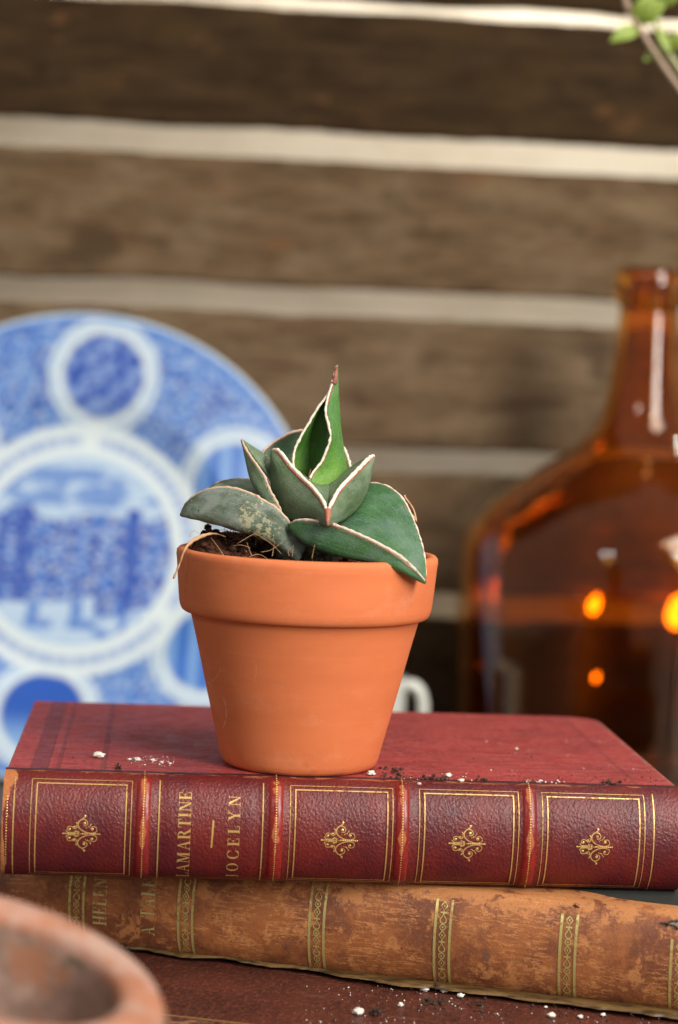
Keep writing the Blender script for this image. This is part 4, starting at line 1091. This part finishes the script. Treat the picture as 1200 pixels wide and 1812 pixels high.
# ------------------------------------------------------------------ perlite grains and soil crumbs on the books
def grain(px, py, z, r, mat, label, cat, grp, nm, fl=.7):
    p = PZ(px, py, z); bm = bmesh.new(); bmesh.ops.create_icosphere(bm, subdivisions=3, radius=1)
    vs = [Vector((a.co.x, a.co.y, a.co.z)) for a in bm.verts]; bm.verts.index_update(); fs = [tuple(x.index for x in g.verts) for g in bm.faces]; bm.free()
    out = []
    for a in vs:
        k = 1 + .55 * noise.noise(a * 1.6 + Vector((px, py, 0)) * .37) + .42 * noise.noise(a * 3.7 + Vector((px, py, 3)))
        out.append((a.x * r * k * 1.25, a.y * r * k, a.z * r * k * fl))
    o = mk(nm, out, fs, mat, None, loc=(p.x, p.y, z + r * fl * .8)); tag(o, label, cat, grp)
g1 = 'perlite grains scattered on the books'
def shrink(L_): return [(a, b, c * .76, d) for a, b, c, d in L_]
for (px, py, r, lab) in shrink(((174, 1340, .155, 'largest white perlite lump on the red cover, left of the pot'), (229, 1345, .06, 'small pale perlite grain just right of the largest lump'), (243, 1346, .10, 'white perlite grain, middle of the row left of the pot'),
                         (270, 1347, .075, 'pale perlite grain starting the crumbly trail left of the pot'), (286, 1350, .06, 'tiny perlite grain inside the crumbly trail left of the pot'), (301, 1352, .05, 'last tiny perlite grain of the trail towards the pot'),
                         (657, 1371, .125, 'white perlite lump touching the right foot of the clean pot'), (793, 1374, .10, 'white perlite grain among dark crumbs above the third raised band'), (816, 1383, .085, 'grey perlite grain at the joint, right of its white neighbour'),
                         (742, 1388, .055, 'small perlite grain in the dark crumbs on the joint'), (914, 1326, .05, 'pale speck of perlite alone in the middle of the red cover'))):
    grain(px, py, .015, r, M_perl, lab, 'perlite grain', g1, 'perlite_grain')
for (px, py, r, lab) in shrink(((634, 1794, .15, 'large white perlite lump on the dark brown cover, nearest the viewer'), (709, 1780, .085, 'oval white perlite grain on dark brown leather right of the large lump'), (815, 1764, .10, 'white perlite grain lying past the dark clump under the tan spine'),
                         (752, 1753, .12, 'perlite grain with soil on it under the tan spine'), (786, 1755, .11, 'grey white perlite grain beside the tall dark clump'), (936, 1771, .09, 'pointed white perlite grain against the tan spine'), (966, 1783, .05, 'tiny perlite grain right of the pointed one'),
                         (976, 1799, .11, 'white perlite lump on dark brown leather at lower right'), (1027, 1801, .08, 'perlite grain right of the lower right lump'), (1067, 1797, .07, 'small perlite grain furthest right on the torn strip'))):
    grain(px, py, Zb + .03, r, M_perl, lab, 'perlite grain', g1, 'perlite_grain')
g2 = 'dark soil clumps on the books'
for (px, py, z, r, lab) in ((210, 1360, .015, .10, 'dark soil clump on the joint below the largest perlite lump'), (700, 1366, .01, .09, 'dark soil clump right of the clean pot on the red cover'), (665, 1795, Zb + .02, .17, 'dark fibrous clump beside the large perlite lump on brown leather'),
                            (773, 1750, Zb + .08, .15, 'tall dark clump under the tan spine between two perlite grains'), (762, 1776, Zb + .02, .14, 'brown soil clump below the perlite under the tan spine'), (782, 1776, Zb + .02, .11, 'second brown clump right of the one below the perlite'),
                            (848, 1778, Zb + .02, .10, 'dark crumb clump on the torn strip right of the white grain'), (1020, 1606, -2.9, .07, 'dark crumb on the worn shoulder of the tan book')):
    p = PZ(px, py, z); V, Fc = [], []
    for k in range(26):
        q_ = Vector((random.gauss(0, .45), random.gauss(0, .4), abs(random.gauss(0, .5)))) * r
        lump(q_, r * random.uniform(.12, .42), k + px, V, Fc)
    for k in range(9):
        a = Vector((random.uniform(-1, 1), random.uniform(-1, 1), random.uniform(0, .8))) * r * .6; b_ = a + Vector((random.uniform(-1, 1), random.uniform(-1, 1), random.uniform(-.2, 1))) * r * 1.1
        tv, tf = tube(catmull([a, (a + b_) / 2 + Vector((0, 0, .3 * r)), b_], 6), .008, 4, len(V)); V += tv; Fc += tf
    o = mk('soil_clump', V, Fc, M_crumb, None, loc=(p.x, p.y, z), smooth=False); tag(o, lab, 'soil clump', g2)
random.seed(21)
V, Fc = [], []
def scatter(n, x0, x1, y0, y1, z, ra, rb, V, Fc, dens=None):
    for k in range(n):
        px, py = random.uniform(x0, x1), random.uniform(y0, y1); p = PZ(px, py, z)
        if z > -1:                         # keep to the red cover
            dx_, dy_ = p.x - O1.x, p.y - O1.y; lx, ly = dx_ * math.cos(YAW1) + dy_ * math.sin(YAW1), dy_ * math.cos(YAW1) - dx_ * math.sin(YAW1)
            if not (.1 < lx < L1_ - .15 and .02 < ly < D1_ - 1.2): continue
        r = random.uniform(ra, rb) * random.random() ** .7 + .006
        lump((p.x, p.y, z + r * .4), r, k + x0, V, Fc)
scatter(26, 672, 720, 1358, 1377, .015, .02, .06, V, Fc); scatter(60, 700, 790, 1374, 1388, .02, .02, .07, V, Fc); scatter(40, 745, 800, 1378, 1387, .02, .03, .08, V, Fc)
scatter(16, 840, 860, 1378, 1388, .02, .02, .06, V, Fc); scatter(14, 1060, 1100, 1383, 1391, .02, .02, .07, V, Fc); scatter(90, 380, 1180, 1290, 1385, .012, .006, .025, V, Fc); scatter(160, 640, 1190, 1372, 1391, .012, .005, .024, V, Fc)
scatter(40, 60, 380, 1260, 1355, .012, .006, .022, V, Fc)
o = mk('soil_crumbs', V, Fc, M_crumb, None, loc=(0, 0, 0), smooth=False); tag(o, 'fine dark soil crumbs sprinkled over the red cloth cover', 'soil crumbs', None, 'stuff')
V, Fc = [], []
scatter(70, 560, 1180, 1742, 1812, Zb + .012, .01, .05, V, Fc); scatter(45, 740, 860, 1765, 1800, Zb + .012, .02, .06, V, Fc); scatter(30, 900, 1020, 1775, 1800, Zb + .02, .015, .05, V, Fc)
o = mk('soil_crumbs', V, Fc, M_crumb, None, loc=(0, 0, 0), smooth=False); tag(o, 'fine dark soil crumbs sprinkled over the dark brown leather cover', 'soil crumbs', None, 'stuff')
V, Fc = [], []
scatter(60, 930, 1000, 1380, 1393, .014, .006, .032, V, Fc); scatter(60, 225, 310, 1338, 1356, .012, .006, .024, V, Fc); scatter(30, 700, 840, 1368, 1390, .014, .006, .022, V, Fc); scatter(20, 860, 1160, 1310, 1390, .012, .006, .024, V, Fc)
o = mk('perlite_dust', V, Fc, M_perl, None, loc=(0, 0, 0), smooth=False); tag(o, 'fine white perlite dust on the red cover', 'perlite dust', None, 'stuff')
V, Fc = [], []
scatter(190, 540, 1190, 1740, 1812, Zb + .012, .004, .024, V, Fc)
o = mk('perlite_dust', V, Fc, M_perl, None, loc=(0, 0, 0), smooth=False); tag(o, 'fine white perlite dust on the dark brown cover', 'perlite dust', None, 'stuff')
